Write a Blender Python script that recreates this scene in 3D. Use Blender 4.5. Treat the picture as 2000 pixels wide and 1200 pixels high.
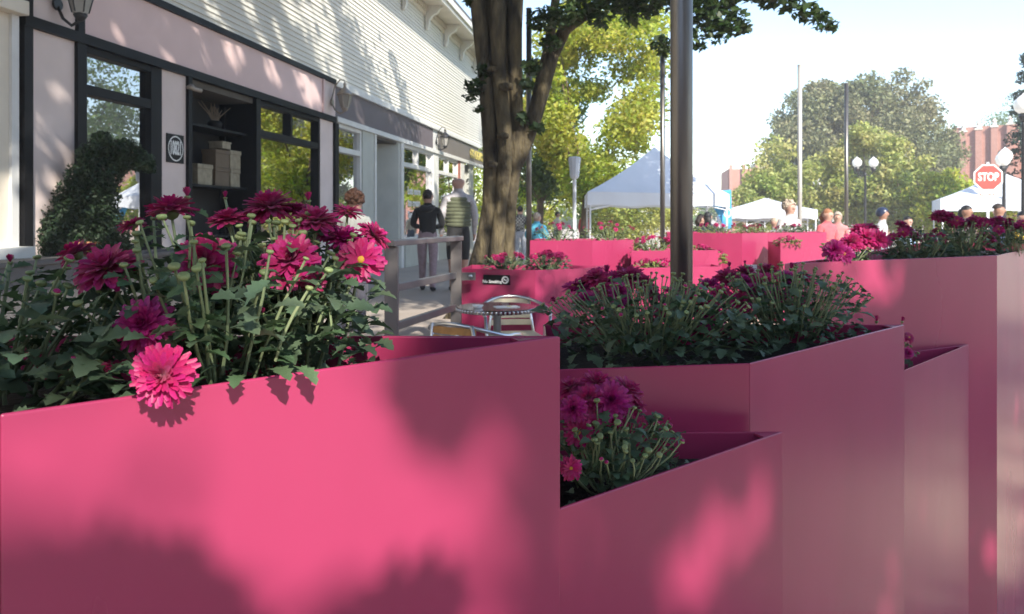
import bpy, bmesh, math, random
import numpy as np
from mathutils import Vector, Matrix, Quaternion, noise as mnoise

for o in list(bpy.data.objects):
    bpy.data.objects.remove(o)
random.seed(7)
RNG = np.random.default_rng(11)
SC = bpy.context.scene
COL = SC.collection
R = math.radians

# ------------------------------------------------------------------ camera
EYE = 1.6
cam_d = bpy.data.cameras.new('camera')
cam = bpy.data.objects.new('camera', cam_d)
COL.objects.link(cam)
cam.location = (0, 0, EYE)
cam.rotation_euler = (R(90), 0, 0)
cam_d.sensor_width = 36.0
cam_d.lens = 27.0
cam_d.shift_y = -0.0865
cam_d.clip_start = 0.05
cam_d.clip_end = 2000
cam_d.dof.use_dof = True
cam_d.dof.focus_distance = 1.15
cam_d.dof.aperture_fstop = 13.0
SC.camera = cam

# ------------------------------------------------------------------ sky and sun
SUN_FROM = Vector((0.5, -1.3, 1.0)).normalized()      # towards the sun
SUN_DIR = -SUN_FROM
w = bpy.data.worlds.new('World')
SC.world = w
w.use_nodes = True
nt = w.node_tree
for n in list(nt.nodes):
    nt.nodes.remove(n)
sky = nt.nodes.new('ShaderNodeTexSky')
sky.sky_type = 'NISHITA'
sky.sun_disc = False
sky.sun_elevation = math.asin(SUN_FROM.z)
sky.sun_rotation = math.atan2(SUN_FROM.x, SUN_FROM.y)
sky.air_density = 1.0
sky.dust_density = 0.5
sky.ozone_density = 1.0
bg = nt.nodes.new('ShaderNodeBackground')
bg.inputs['Strength'].default_value = 0.15
wo = nt.nodes.new('ShaderNodeOutputWorld')
nt.links.new(sky.outputs[0], bg.inputs[0])
nt.links.new(bg.outputs[0], wo.inputs[0])

sun_d = bpy.data.lights.new('sun', 'SUN')
sun_d.energy = 4.1
sun_d.angle = R(0.53)
sun_d.color = (1.0, 0.93, 0.82)
sun = bpy.data.objects.new('sun', sun_d)
COL.objects.link(sun)
sun.rotation_mode = 'QUATERNION'
sun.rotation_quaternion = SUN_DIR.to_track_quat('-Z', 'Y')
sun.location = (6, -15, 14)

vs = SC.view_settings
vs.view_transform = 'Standard'
vs.look = 'None'
vs.exposure = 1.32
vs.gamma = 1.0
vs.use_curve_mapping = False
SC.cycles.use_denoising = True
SC.cycles.max_bounces = 6
SC.cycles.transparent_max_bounces = 8
SC.cycles.sample_clamp_indirect = 6.0
SC.render.film_transparent = False


# ------------------------------------------------------------------ helpers
def at(px, py, Y):
    """point of the place that the photograph (2000 x 1200) shows at px, py when it stands Y metres ahead"""
    return Vector(((px - 1000) / 1500 * Y, Y, EYE - (py - 427) / 1500 * Y))


def srgb(r, g, b):
    f = lambda c: (c / 255 / 12.92) if c / 255 <= 0.04045 else ((c / 255 + 0.055) / 1.055) ** 2.4
    return (f(r), f(g), f(b))


class MB:
    """collects faces of one mesh"""
    def __init__(s):
        s.v = []; s.f = []; s.m = []

    def add(s, vs, fs, m=0):
        o = len(s.v)
        s.v += [tuple(p) for p in vs]
        s.f += [tuple(i + o for i in f) for f in fs]
        s.m += [m] * len(fs)

    def box(s, x0, x1, y0, y1, z0, z1, m=0, T=None):
        vs = [(x0, y0, z0), (x1, y0, z0), (x1, y1, z0), (x0, y1, z0), (x0, y0, z1), (x1, y0, z1), (x1, y1, z1), (x0, y1, z1)]
        if T is not None:
            vs = [T @ Vector(p) for p in vs]
        s.add(vs, [(0, 3, 2, 1), (4, 5, 6, 7), (0, 1, 5, 4), (1, 2, 6, 5), (2, 3, 7, 6), (3, 0, 4, 7)], m)

    def prism(s, poly, z0, z1, m=0):
        n = len(poly)
        area = sum(poly[i][0] * poly[(i + 1) % n][1] - poly[(i + 1) % n][0] * poly[i][1] for i in range(n))
        if area < 0:
            poly = poly[::-1]
        vs = [(p[0], p[1], z0) for p in poly] + [(p[0], p[1], z1) for p in poly]
        fs = [tuple(range(n - 1, -1, -1)), tuple(range(n, 2 * n))]
        fs += [(i, (i + 1) % n, n + (i + 1) % n, n + i) for i in range(n)]
        s.add(vs, fs, m)

    def tube(s, pts, rad, n=8, m=0, cap=True, jitter=0.0, flat=1.0):
        pts = [Vector(p) for p in pts]
        if not hasattr(rad, '__len__'):
            rad = [rad] * len(pts)
        up = Vector((0.13, 0.31, 0.94)).normalized()
        vs = []
        ref = None
        for i, p in enumerate(pts):
            d = (pts[min(i + 1, len(pts) - 1)] - pts[max(i - 1, 0)])
            d = d.normalized() if d.length > 1e-9 else Vector((0, 0, 1))
            if ref is None:
                a = d.cross(up)
                if a.length < 1e-3:
                    a = d.cross(Vector((1, 0, 0)))
                ref = a.normalized()
            else:
                ref = (ref - d * ref.dot(d)).normalized()
            b = d.cross(ref)
            for k in range(n):
                t = 2 * math.pi * k / n
                r = rad[i] * (1 + (random.uniform(-jitter, jitter) if jitter else 0))
                vs.append(p + ref * (math.cos(t) * r) + b * (math.sin(t) * r * flat))
        fs = []
        for i in range(len(pts) - 1):
            for k in range(n):
                a, b2 = i * n + k, i * n + (k + 1) % n
                fs.append((a, b2, b2 + n, a + n))
        if cap:
            fs.append(tuple(range(n - 1, -1, -1)))
            fs.append(tuple(range((len(pts) - 1) * n, len(pts) * n)))
        s.add(vs, fs, m)

    def lathe(s, prof, n=16, m=0, c=(0, 0, 0)):
        vs = []
        for r, z in prof:
            for k in range(n):
                t = 2 * math.pi * k / n
                vs.append((c[0] + r * math.cos(t), c[1] + r * math.sin(t), c[2] + z))
        fs = []
        for i in range(len(prof) - 1):
            for k in range(n):
                a, b = i * n + k, i * n + (k + 1) % n
                fs.append((a, b, b + n, a + n))
        fs.append(tuple(range(n - 1, -1, -1)))
        fs.append(tuple(range((len(prof) - 1) * n, len(prof) * n)))
        s.add(vs, fs, m)

    def mesh(s, name, mats, smooth=False):
        me = bpy.data.meshes.new(name)
        me.from_pydata(s.v, [], s.f)
        if not isinstance(mats, (list, tuple)):
            mats = [mats]
        for mm in mats:
            me.materials.append(mm)
        if any(s.m):
            me.polygons.foreach_set('material_index', s.m)
        if smooth:
            me.polygons.foreach_set('use_smooth', [True] * len(me.polygons))
        me.update()
        return me

    def build(s, name, mats, parent=None, smooth=False, bevel=0.0, loc=None):
        o = link(name, s.mesh(name, mats, smooth), parent)
        if loc is not None:
            o.location = loc
        if bevel:
            md = o.modifiers.new('bevel', 'BEVEL')
            md.width = bevel
            md.segments = 2
            md.limit_method = 'ANGLE'
        return o


def link(name, me, parent=None):
    o = bpy.data.objects.new(name, me)
    COL.objects.link(o)
    if parent is not None:
        o.parent = parent
    return o


def tag(o, label, cat=None, group=None, kind=None):
    if label: o['label'] = label
    if cat: o['category'] = cat
    if group: o['group'] = group
    if kind: o['kind'] = kind
    return o


def thing(name, label, cat, loc=(0, 0, 0), rz=0.0, group=None):
    o = bpy.data.objects.new(name, None)
    COL.objects.link(o)
    o.location = loc
    o.rotation_euler = (0, 0, rz)
    o.empty_display_size = 0.1
    return tag(o, label, cat, group)


def struct(o):
    o['kind'] = 'structure'
    return o


def np_mesh(name, verts, faces_n, mats, smooth=False, mat_idx=None):
    """verts (N,3) with faces all of the same corner count faces_n = (F,k)"""
    me = bpy.data.meshes.new(name)
    F, k = faces_n.shape
    me.vertices.add(len(verts))
    me.vertices.foreach_set('co', np.asarray(verts, dtype=np.float32).ravel())
    me.loops.add(F * k)
    me.loops.foreach_set('vertex_index', faces_n.astype(np.int32).ravel())
    me.polygons.add(F)
    me.polygons.foreach_set('loop_start', np.arange(0, F * k, k, dtype=np.int32))
    if mat_idx is not None:
        me.polygons.foreach_set('material_index', mat_idx.astype(np.int32))
    if smooth:
        me.polygons.foreach_set('use_smooth', np.ones(F, dtype=bool))
    if not isinstance(mats, (list, tuple)):
        mats = [mats]
    for m in mats:
        me.materials.append(m)
    me.update(calc_edges=True)
    me.validate()
    return me


def text_mesh(txt, size, depth, mat, name='lettering', align='CENTER', bold=0.0):
    cu = bpy.data.curves.new(name, 'FONT')
    cu.body = txt
    cu.size = size
    cu.extrude = depth
    cu.offset = bold
    cu.align_x = align
    cu.align_y = 'CENTER'
    cu.resolution_u = 3
    tmp = bpy.data.objects.new('lettering_curve', cu)
    COL.objects.link(tmp)
    dg = bpy.context.evaluated_depsgraph_get()
    me = bpy.data.meshes.new_from_object(tmp.evaluated_get(dg))
    me.name = name
    me.materials.clear()
    me.materials.append(mat)
    bpy.data.objects.remove(tmp)
    bpy.data.curves.remove(cu)
    return me


# ------------------------------------------------------------------ materials
def mat(name, col, rough=0.6, metal=0.0, spec=0.5, var=0.12, scale=6.0, col2=None, bump=0.0, bscale=60.0,
        island=0.0, objrand=0.0, trans=0.0, rvar=0.0, coat=0.0, stretch=None, detail=4.0, alpha=None, sheen=0.0, bdist=0.02):
    m = bpy.data.materials.new(name)
    m.use_nodes = True
    t = m.node_tree
    N, L = t.nodes, t.links
    b = N['Principled BSDF']
    out = N['Material Output']
    tc = N.new('ShaderNodeTexCoord')
    mp = N.new('ShaderNodeMapping')
    L.new(tc.outputs['Object'], mp.inputs[0])
    if stretch:
        mp.inputs['Scale'].default_value = stretch
    nz = N.new('ShaderNodeTexNoise')
    nz.inputs['Scale'].default_value = scale
    nz.inputs['Detail'].default_value = detail
    L.new(mp.outputs[0], nz.inputs['Vector'])
    mx = N.new('ShaderNodeMix')
    mx.data_type = 'RGBA'
    c = Vector(col)
    if col2 is None:
        a, d = c * (1 - var), c * (1 + var)
    else:
        a, d = c, Vector(col2)
    mx.inputs[6].default_value = (*a, 1)
    mx.inputs[7].default_value = (*d, 1)
    rp = N.new('ShaderNodeMapRange')
    rp.inputs[1].default_value = 0.3
    rp.inputs[2].default_value = 0.7
    L.new(nz.outputs[0], rp.inputs[0])
    L.new(rp.outputs[0], mx.inputs[0])
    res = mx.outputs[2]
    if island or objrand:
        if island:
            g = N.new('ShaderNodeNewGeometry'); src = g.outputs['Random Per Island']; amt = island
        else:
            g = N.new('ShaderNodeObjectInfo'); src = g.outputs['Random']; amt = objrand
        hs = N.new('ShaderNodeHueSaturation')
        r1 = N.new('ShaderNodeMapRange')
        r1.inputs[3].default_value = 1 - amt
        r1.inputs[4].default_value = 1 + amt
        L.new(src, r1.inputs[0])
        L.new(r1.outputs[0], hs.inputs['Value'])
        r2 = N.new('ShaderNodeMapRange')
        r2.inputs[3].default_value = 0.5 + amt * 0.06
        r2.inputs[4].default_value = 0.5 - amt * 0.06
        ml = N.new('ShaderNodeMath'); ml.operation = 'MULTIPLY'; ml.inputs[1].default_value = 7.31
        fr = N.new('ShaderNodeMath'); fr.operation = 'FRACT'
        L.new(src, ml.inputs[0]); L.new(ml.outputs[0], fr.inputs[0]); L.new(fr.outputs[0], r2.inputs[0])
        L.new(r2.outputs[0], hs.inputs['Hue'])
        L.new(res, hs.inputs['Color'])
        res = hs.outputs[0]
    L.new(res, b.inputs['Base Color'])
    b.inputs['Roughness'].default_value = rough
    b.inputs['Metallic'].default_value = metal
    b.inputs['Specular IOR Level'].default_value = spec
    if coat:
        b.inputs['Coat Weight'].default_value = coat
        b.inputs['Coat Roughness'].default_value = 0.15
    if sheen:
        b.inputs['Sheen Weight'].default_value = sheen
    if rvar:
        n2 = N.new('ShaderNodeTexNoise')
        n2.inputs['Scale'].default_value = scale * 0.6
        n2.inputs['Detail'].default_value = 6
        L.new(mp.outputs[0], n2.inputs['Vector'])
        r3 = N.new('ShaderNodeMapRange')
        r3.inputs[3].default_value = max(0.02, rough - rvar)
        r3.inputs[4].default_value = min(1, rough + rvar)
        L.new(n2.outputs[0], r3.inputs[0])
        L.new(r3.outputs[0], b.inputs['Roughness'])
    if bump:
        n3 = N.new('ShaderNodeTexNoise')
        n3.inputs['Scale'].default_value = bscale
        n3.inputs['Detail'].default_value = 5
        L.new(mp.outputs[0], n3.inputs['Vector'])
        bm = N.new('ShaderNodeBump')
        bm.inputs['Strength'].default_value = bump
        bm.inputs['Distance'].default_value = bdist
        L.new(n3.outputs[0], bm.inputs['Height'])
        L.new(bm.outputs[0], b.inputs['Normal'])
    if trans:
        tl = N.new('ShaderNodeBsdfTranslucent')
        hs2 = N.new('ShaderNodeHueSaturation')
        hs2.inputs['Saturation'].default_value = 1.1
        hs2.inputs['Value'].default_value = 1.5
        L.new(res, hs2.inputs['Color'])
        L.new(hs2.outputs[0], tl.inputs['Color'])
        ms = N.new('ShaderNodeMixShader')
        ms.inputs[0].default_value = trans
        L.new(b.outputs[0], ms.inputs[1]); L.new(tl.outputs[0], ms.inputs[2])
        L.new(ms.outputs[0], out.inputs[0])
    return m


def glass(name, tint, refl=0.3, rough=0.0):
    m = bpy.data.materials.new(name)
    m.use_nodes = True
    t = m.node_tree
    N, L = t.nodes, t.links
    N.remove(N['Principled BSDF'])
    g = N.new('ShaderNodeBsdfGlossy'); g.inputs['Roughness'].default_value = rough
    g.inputs['Color'].default_value = (1, 1, 1, 1)
    tr = N.new('ShaderNodeBsdfTransparent'); tr.inputs[0].default_value = (*tint, 1)
    lw = N.new('ShaderNodeFresnel'); lw.inputs[0].default_value = 1.5
    ad = N.new('ShaderNodeMath'); ad.operation = 'MULTIPLY_ADD'
    ad.inputs[1].default_value = 1.0; ad.inputs[2].default_value = refl; ad.use_clamp = True
    L.new(lw.outputs[0], ad.inputs[0])
    ms = N.new('ShaderNodeMixShader')
    L.new(ad.outputs[0], ms.inputs[0]); L.new(tr.outputs[0], ms.inputs[1]); L.new(g.outputs[0], ms.inputs[2])
    L.new(ms.outputs[0], N['Material Output'].inputs[0])
    return m


MAT = {}
MAT['pink'] = mat('magenta_powder_coat', (0.305, 0.031, 0.092), rough=0.26, spec=0.38, var=0.075, scale=3.5, stretch=(1, 1, 0.3), bump=0.006, bscale=5, rvar=0.07, detail=8)
MAT['soil'] = mat('potting_soil', (0.02, 0.014, 0.01), rough=0.95, var=0.5, scale=60, bump=0.8, bscale=120)
MAT['concrete'] = mat('pale_concrete', (0.36, 0.31, 0.27), rough=0.8, var=0.12, scale=1.2, bump=0.15, bscale=90, detail=8)
MAT['paving'] = mat('beige_paving', (0.46, 0.39, 0.31), rough=0.75, var=0.1, scale=0.8, bump=0.1, bscale=60, detail=8)
MAT['siding'] = mat('cream_siding_paint', (0.66, 0.64, 0.57), rough=0.55, var=0.05, scale=3, stretch=(0.3, 1, 2))
MAT['cream'] = mat('cream_trim_paint', (0.66, 0.60, 0.50), rough=0.6, var=0.06, scale=3)
MAT['pale'] = mat('pale_rose_stucco', (0.68, 0.57, 0.535), rough=0.85, var=0.06, scale=2.5, bump=0.12, bscale=120, detail=7)
MAT['fascia_pink'] = mat('dusty_pink_fascia', (0.70, 0.52, 0.50), rough=0.7, var=0.05, scale=2, bump=0.05, bscale=100)
MAT['fascia_grey'] = mat('mauve_grey_fascia', (0.125, 0.105, 0.115), rough=0.6, var=0.08, scale=2)
MAT['fascia_brown'] = mat('taupe_sign_board', (0.15, 0.13, 0.115), rough=0.6, var=0.08, scale=2)
MAT['black'] = mat('black_frame_paint', (0.008, 0.008, 0.009), rough=0.55, spec=0.2, var=0.2, scale=4)
MAT['white'] = mat('white_trim_paint', (0.62, 0.62, 0.60), rough=0.5, var=0.07, scale=5)
MAT['greywall'] = mat('grey_green_paint', (0.42, 0.43, 0.39), rough=0.7, var=0.07, scale=3)
MAT['ledge'] = mat('dark_grey_ledge', (0.10, 0.095, 0.095), rough=0.7, var=0.15, scale=5, bump=0.1, bscale=80)
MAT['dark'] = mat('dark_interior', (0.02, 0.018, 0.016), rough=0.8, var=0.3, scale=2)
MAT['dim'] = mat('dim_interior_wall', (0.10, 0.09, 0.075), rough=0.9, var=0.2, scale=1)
MAT['glass'] = glass('shop_window_glass', (0.55, 0.58, 0.56), 0.48)
MAT['bark'] = mat('zelkova_bark', (0.016, 0.012, 0.008), rough=0.95, col2=(0.15, 0.12, 0.065), scale=9, bump=1.0, bscale=22, stretch=(1, 1, 0.3), detail=10, bdist=0.06)
MAT['bark2'] = mat('brown_bark', (0.09, 0.06, 0.04), rough=0.9, col2=(0.19, 0.14, 0.10), scale=9, bump=0.7, bscale=40, stretch=(1, 1, 0.3))
MAT['pole'] = mat('dark_bronze_pole', (0.17, 0.16, 0.15), rough=0.38, metal=0.85, var=0.1, scale=3, bump=0.01, bscale=200)
MAT['pole_sunlit'] = mat('sunlit_pole', (0.45, 0.44, 0.42), rough=0.4, metal=0.3, var=0.08, scale=3)  # same pole, with the sunlight on it put into a paler colour
MAT['rail'] = mat('bronze_grey_rail', (0.17, 0.155, 0.15), rough=0.42, metal=0.3, var=0.1, scale=5)
MAT['alu'] = mat('brushed_aluminium', (0.62, 0.63, 0.65), rough=0.28, metal=1.0, var=0.06, scale=20)
MAT['table'] = mat('steel_table_top', (0.42, 0.42, 0.45), rough=0.18, metal=1.0, var=0.08, scale=14, rvar=0.08)
MAT['slat'] = mat('honey_wood_slat', (0.42, 0.22, 0.07), rough=0.5, var=0.2, scale=12, stretch=(1, 8, 1))
MAT['slat_pale'] = mat('pale_wood_slat', (0.55, 0.50, 0.36), rough=0.55, var=0.12, scale=12)
MAT['stem'] = mat('mum_stem', (0.18, 0.225, 0.115), rough=0.6, var=0.15, scale=30, objrand=0.2)
MAT['bud'] = mat('mum_bud', (0.175, 0.22, 0.085), rough=0.6, var=0.25, scale=250, objrand=0.25)
MAT['leaf'] = mat('mum_leaf', (0.066, 0.115, 0.052), rough=0.55, var=0.2, scale=60, objrand=0.3, trans=0.22, bump=0.25, bscale=150)
MAT['leafmass'] = mat('mum_leaf_mass', (0.075, 0.115, 0.066), rough=0.5, var=0.2, scale=40, island=0.35, trans=0.2)
MAT['petal'] = mat('crimson_petal', (0.36, 0.007, 0.11), rough=0.5, var=0.2, scale=40, island=0.22, trans=0.3, sheen=0.15)
MAT['petal_pink'] = mat('hot_pink_petal', (0.42, 0.008, 0.125), rough=0.5, var=0.15, scale=40, island=0.18, trans=0.3, sheen=0.15)
MAT['petal_purple'] = mat('purple_petal', (0.36, 0.018, 0.16), rough=0.5, var=0.18, scale=40, island=0.2, trans=0.3)
MAT['eye'] = mat('yellow_disc', (0.45, 0.24, 0.02), rough=0.7, var=0.2, scale=300)
MAT['darkfol'] = mat('dark_conifer_foliage', (0.022, 0.045, 0.018), rough=0.65, var=0.3, scale=8, island=0.4, trans=0.12)
MAT['terracotta'] = mat('terracotta', (0.30, 0.12, 0.06), rough=0.8, var=0.15, scale=12)
MAT['brick'] = mat('red_brick', (0.33, 0.12, 0.085), rough=0.85, var=0.14, scale=1.5, detail=8)
MAT['stone'] = mat('pale_stone', (0.62, 0.57, 0.50), rough=0.75, var=0.06, scale=2)
MAT['tent'] = mat('white_tent_fabric', (0.62, 0.66, 0.72), rough=0.7, var=0.03, scale=3, trans=0.15, bump=0.15, bscale=3)
MAT['tent_grey'] = mat('grey_tent_fabric', (0.42, 0.42, 0.45), rough=0.7, var=0.05, scale=3, trans=0.2)
MAT['steel'] = mat('white_steel_leg', (0.65, 0.68, 0.72), rough=0.4, var=0.05, scale=5)
MAT['globe'] = mat('opal_globe', (0.82, 0.82, 0.80), rough=0.2, var=0.02, scale=3, trans=0.3)
MAT['ironblack'] = mat('black_iron', (0.015, 0.015, 0.017), rough=0.45, var=0.2, scale=9)
MAT['lantern_glass'] = mat('frosted_lantern_glass', (0.36, 0.35, 0.32), rough=0.25, var=0.06, scale=9, trans=0.2)
MAT['silver'] = mat('tarnished_pale_metal', (0.34, 0.30, 0.25), rough=0.4, metal=0.5, var=0.15, scale=15)
MAT['sign_white'] = mat('white_lettering', (0.80, 0.80, 0.78), rough=0.5, var=0.03, scale=9)
MAT['gold'] = mat('gold_lettering', (0.55, 0.46, 0.14), rough=0.4, metal=0.2, var=0.1, scale=9)
MAT['stop_red'] = mat('faded_stop_red', (0.55, 0.07, 0.06), rough=0.45, var=0.05, scale=5)
MAT['banner'] = mat('blue_banner_print', (0.02, 0.16, 0.42), col2=(0.07, 0.40, 0.62), rough=0.6, scale=5.5)
MAT['kraft'] = mat('shaded_kraft_card', (0.15, 0.11, 0.07), rough=0.8, var=0.1, scale=8)  # card and branch brown darkened for the gloom of a deep alcove
MAT['shaded_cream_card'] = mat('shaded_cream_card', (0.30, 0.26, 0.18), rough=0.8, var=0.25, scale=14)  # cream darkened too, alcove shade put into the colour

# ------------------------------------------------------------------ ground
def ground_z(y):
    return float(np.interp(y, [3.9, 5.0, 6.5, 7.2], [-0.35, 0.2, 0.2, 0.3]))


mb = MB()
ys = [-120, -30, -8, 0, 3.9, 5.0, 6.5, 7.2, 12, 30, 80, 600]
xs = [-300, -60, -20, -6, 0, 6, 20, 60, 300]
for y in ys:
    for x in xs:
        mb.v.append((x, y, ground_z(y)))
for j in range(len(ys) - 1):
    for i in range(len(xs) - 1):
        a = j * len(xs) + i
        mb.f.append((a, a + 1, a + 1 + len(xs), a + len(xs)))
mb.m = [0] * len(mb.f)
struct(mb.build('ground', MAT['paving']))

SW = 0.45      # level of the raised walkway in front of the shops
mb = MB()
mb.prism([(-9.0, -12), (-3.9, -12), (-2.4, 0), (-0.80, 5.45), (-0.42, 6.85), (0.30, 9.6), (0.55, 30), (1.5, 60), (-9, 60)], -0.3, SW)
struct(mb.build('pavement', MAT['concrete'], bevel=0.012))

# ------------------------------------------------------------------ shop building (local x runs along the wall, y into the shop)
ANG = math.atan2(0.9864, 0.1644)
shop = thing('shop_building', 'cream clapboard shop row with rose stucco and black framed windows beside the walkway', 'building', (-5.57, 0, SW), ANG)


def part(name, boxes, m, parent=shop, bevel=0.0):
    b = MB()
    for bx in boxes:
        b.box(*bx)
    return b.build(name, m, parent, bevel=bevel)


# upper wall, body and roof
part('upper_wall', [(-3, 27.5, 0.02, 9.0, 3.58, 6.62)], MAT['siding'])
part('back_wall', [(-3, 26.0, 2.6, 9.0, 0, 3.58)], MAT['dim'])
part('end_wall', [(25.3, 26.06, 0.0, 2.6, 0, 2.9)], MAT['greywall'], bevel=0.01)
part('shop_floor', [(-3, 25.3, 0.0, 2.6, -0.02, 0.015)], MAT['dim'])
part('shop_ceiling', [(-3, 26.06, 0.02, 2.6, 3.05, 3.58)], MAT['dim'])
# clapboards
bd = MB()
L0, L1 = -3.0, 27.55
prof = [(0.02, 0.0), (-0.022, 0.0), (-0.022, 0.012), (-0.002, 0.092), (0.02, 0.092)]
n = len(prof)
bd.add([(L0, d, z) for d, z in prof] + [(L1, d, z) for d, z in prof],
       [tuple(range(n)), tuple(range(2 * n - 1, n - 1, -1))] + [(i, i + n, (i + 1) % n + n, (i + 1) % n) for i in range(n)])
bme = bd.mesh('siding_board', MAT['siding'])
z = 3.66
while z < 6.40:
    o = link('siding_board', bme, shop)
    o.location = (0, random.uniform(-0.002, 0.002), z)
    z += 0.082
part('corner_board', [(27.5, 27.62, -0.05, 0.3, 3.6, 6.5)], MAT['siding'])
# eave
part('frieze_board', [(-3, 27.5, -0.05, 0.02, 6.38, 6.62)], MAT['cream'], bevel=0.006)
part('soffit', [(-3, 27.9, -0.56, 0.02, 6.62, 6.67)], MAT['cream'])
part('crown_moulding', [(-3, 28.0, -0.62, -0.56, 6.58, 6.78), (-3, 28.05, -0.68, -0.62, 6.68, 6.84)], MAT['siding'], bevel=0.01)
part('roof', [(-3, 28.0, -0.66, 9.0, 6.845, 6.95)], MAT['ledge'])
dn = MB()
s = 8.0
while s < 27.4:
    dn.box(s, s + 0.07, -0.11, -0.052, 6.48, 6.60)
    s += 0.15
tag(dn.build('dentil_strip', MAT['cream'], shop), None, kind='stuff')
br = MB()
pr = [(-0.05, -0.62), (-0.10, -0.60), (-0.14, -0.48), (-0.15, -0.36), (-0.22, -0.26), (-0.36, -0.18), (-0.42, -0.08), (-0.46, -0.06), (-0.46, 0.0), (-0.05, 0.0)]
n = len(pr)
br.add([(-0.06, d, z) for d, z in pr] + [(0.06, d, z) for d, z in pr],
       [tuple(range(n - 1, -1, -1)), tuple(range(n, 2 * n))] + [(i, (i + 1) % n, (i + 1) % n + n, i + n) for i in range(n)])
brm = br.mesh('eave_bracket', MAT['siding'])
for k in range(10):
    o = link('eave_bracket', brm, shop)
    o.location = (8.4 + 1.95 * k, 0, 6.615)

# left neighbour
part('neighbour_wall', [(-3, 6.85, -0.02, 0.4, 0, 2.95)], MAT['cream'])
part('neighbour_trim', [(6.85, 6.93, -0.05, 0.4, 0.9, 2.95)], MAT['white'])
part('neighbour_cornice', [(-3, 6.95, -0.14, 0.3, 2.95, 3.08), (-3, 6.93, -0.08, 0.3, 3.08, 3.5), (-3, 6.95, -0.16, 0.3, 3.5, 3.6)], MAT['cream'], bevel=0.01)
part('neighbour_sill', [(-3, 7.0, -0.16, 0.0, 0.78, 0.9)], MAT['white'], bevel=0.01)
# shop one, black frames
BK = MAT['black']
part('ledge', [(3.0, 9.5, -0.55, 0.3, 0, 0.76), (3.0, 9.52, -0.58, 0.3, 0.76, 0.80)], MAT['ledge'], bevel=0.008)
part('frame_post', [(6.97, 7.07, -0.07, 0.3, 0.8, 3.58)], BK)
part('frame_post', [(7.63, 7.74, -0.07, 0.3, 0.8, 2.88)], BK)
part('frame_post', [(7.64, 7.73, -0.07, 0.02, 2.98, 3.58)], BK)
part('stucco_panel', [(7.07, 7.63, -0.03, 0.2, 0.8, 2.88)], MAT['pale'])
part('stucco_panel', [(7.07, 7.64, -0.03, 0.02, 2.98, 3.58)], MAT['pale'])
part('frame_rail', [(6.97, 14.1, -0.08, 0.02, 2.88, 2.98)], BK)
part('frame_rail', [(6.97, 14.1, -0.08, 0.019, 3.58, 3.66)], BK)
part('fascia_board', [(7.73, 13.55, -0.04, 0.018, 2.98, 3.58)], MAT['fascia_pink'])
part('stucco_panel', [(13.60, 14.15, -0.035, 0.018, 2.98, 3.58)], MAT['pale'])
part('fascia_strip', [(13.55, 13.60, -0.07, 0.018, 2.98, 3.58)], MAT['fascia_pink'])


def window(s0, s1, z0, z1, fm, bars_s=(), bars_z=(), fw=0.07, d=-0.03, jr=0.0, name='window'):
    """one shop window: frame, glazing bars and one pane for each light"""
    e = MB()
    e.box(s0, s0 + fw, d, 0.12, z0, z1)
    e.box(s1 - fw - jr, s1, d, 0.12, z0, z1)
    e.box(s0 + fw, s1 - fw - jr, d + 0.003, 0.12, z1 - fw, z1)
    e.box(s0 + fw, s1 - fw - jr, d + 0.003, 0.12, z0, z0 + fw)
    wobj = e.build(name, fm, shop, bevel=0.006)
    zs = [z0 + fw] + [b for b in bars_z] + [z1 - fw]
    for bz in bars_z:
        e = MB(); e.box(s0 + fw, s1 - fw - jr, d + 0.004, 0.11, bz - 0.05, bz + 0.05)
        e.build('transom_bar', fm, wobj, bevel=0.005)
    lights = []
    if bars_z:
        lights.append((s0 + fw, s1 - fw - jr, z0 + fw, bars_z[0] - 0.05))
        edges = [s0 + fw] + list(bars_s) + [s1 - fw - jr]
        for a, c in zip(edges[:-1], edges[1:]):
            lights.append((a, c, bars_z[0] + 0.05, z1 - fw))
        for sx in bars_s:
            e = MB(); e.box(sx - 0.035, sx + 0.035, d + 0.005, 0.11, bars_z[0] + 0.05, z1 - fw)
            e.build('mullion', fm, wobj)
    else:
        lights.append((s0 + fw, s1 - fw - jr, z0 + fw, z1 - fw))
    for a, c, e0, e1 in lights:
        e = MB(); e.box(a, c, 0.045, 0.053, e0, e1)
        e.build('pane', MAT['glass'], wobj)
    return wobj


window(7.74, 9.03, 0.8, 2.88, BK, bars_z=(2.445,), jr=0.13)
part('stucco_pier', [(9.03, 9.50, -0.03, 0.2, 0.8, 2.88)], MAT['pale'])
part('frame_post', [(9.50, 9.58, -0.07, 1.1, 0, 2.88)], BK)
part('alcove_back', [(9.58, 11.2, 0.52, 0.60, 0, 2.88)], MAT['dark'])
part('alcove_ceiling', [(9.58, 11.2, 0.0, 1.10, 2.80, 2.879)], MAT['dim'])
part('alcove_jamb', [(11.2, 11.32, -0.06, 1.10, 0, 2.88)], BK)
window(11.32, 13.49, 0.5, 2.88, BK, bars_s=(12.40,), bars_z=(2.40,))
part('stall_riser', [(11.32, 13.49, -0.04, 0.2, 0, 0.5)], MAT['ledge'])
part('stucco_pier', [(13.49, 14.05, -0.03, 0.2, 0, 2.88)], MAT['pale'])
part('downpipe_post', [(14.05, 14.22, -0.08, 0.2, 0, 2.88)], BK, bevel=0.01)
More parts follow.
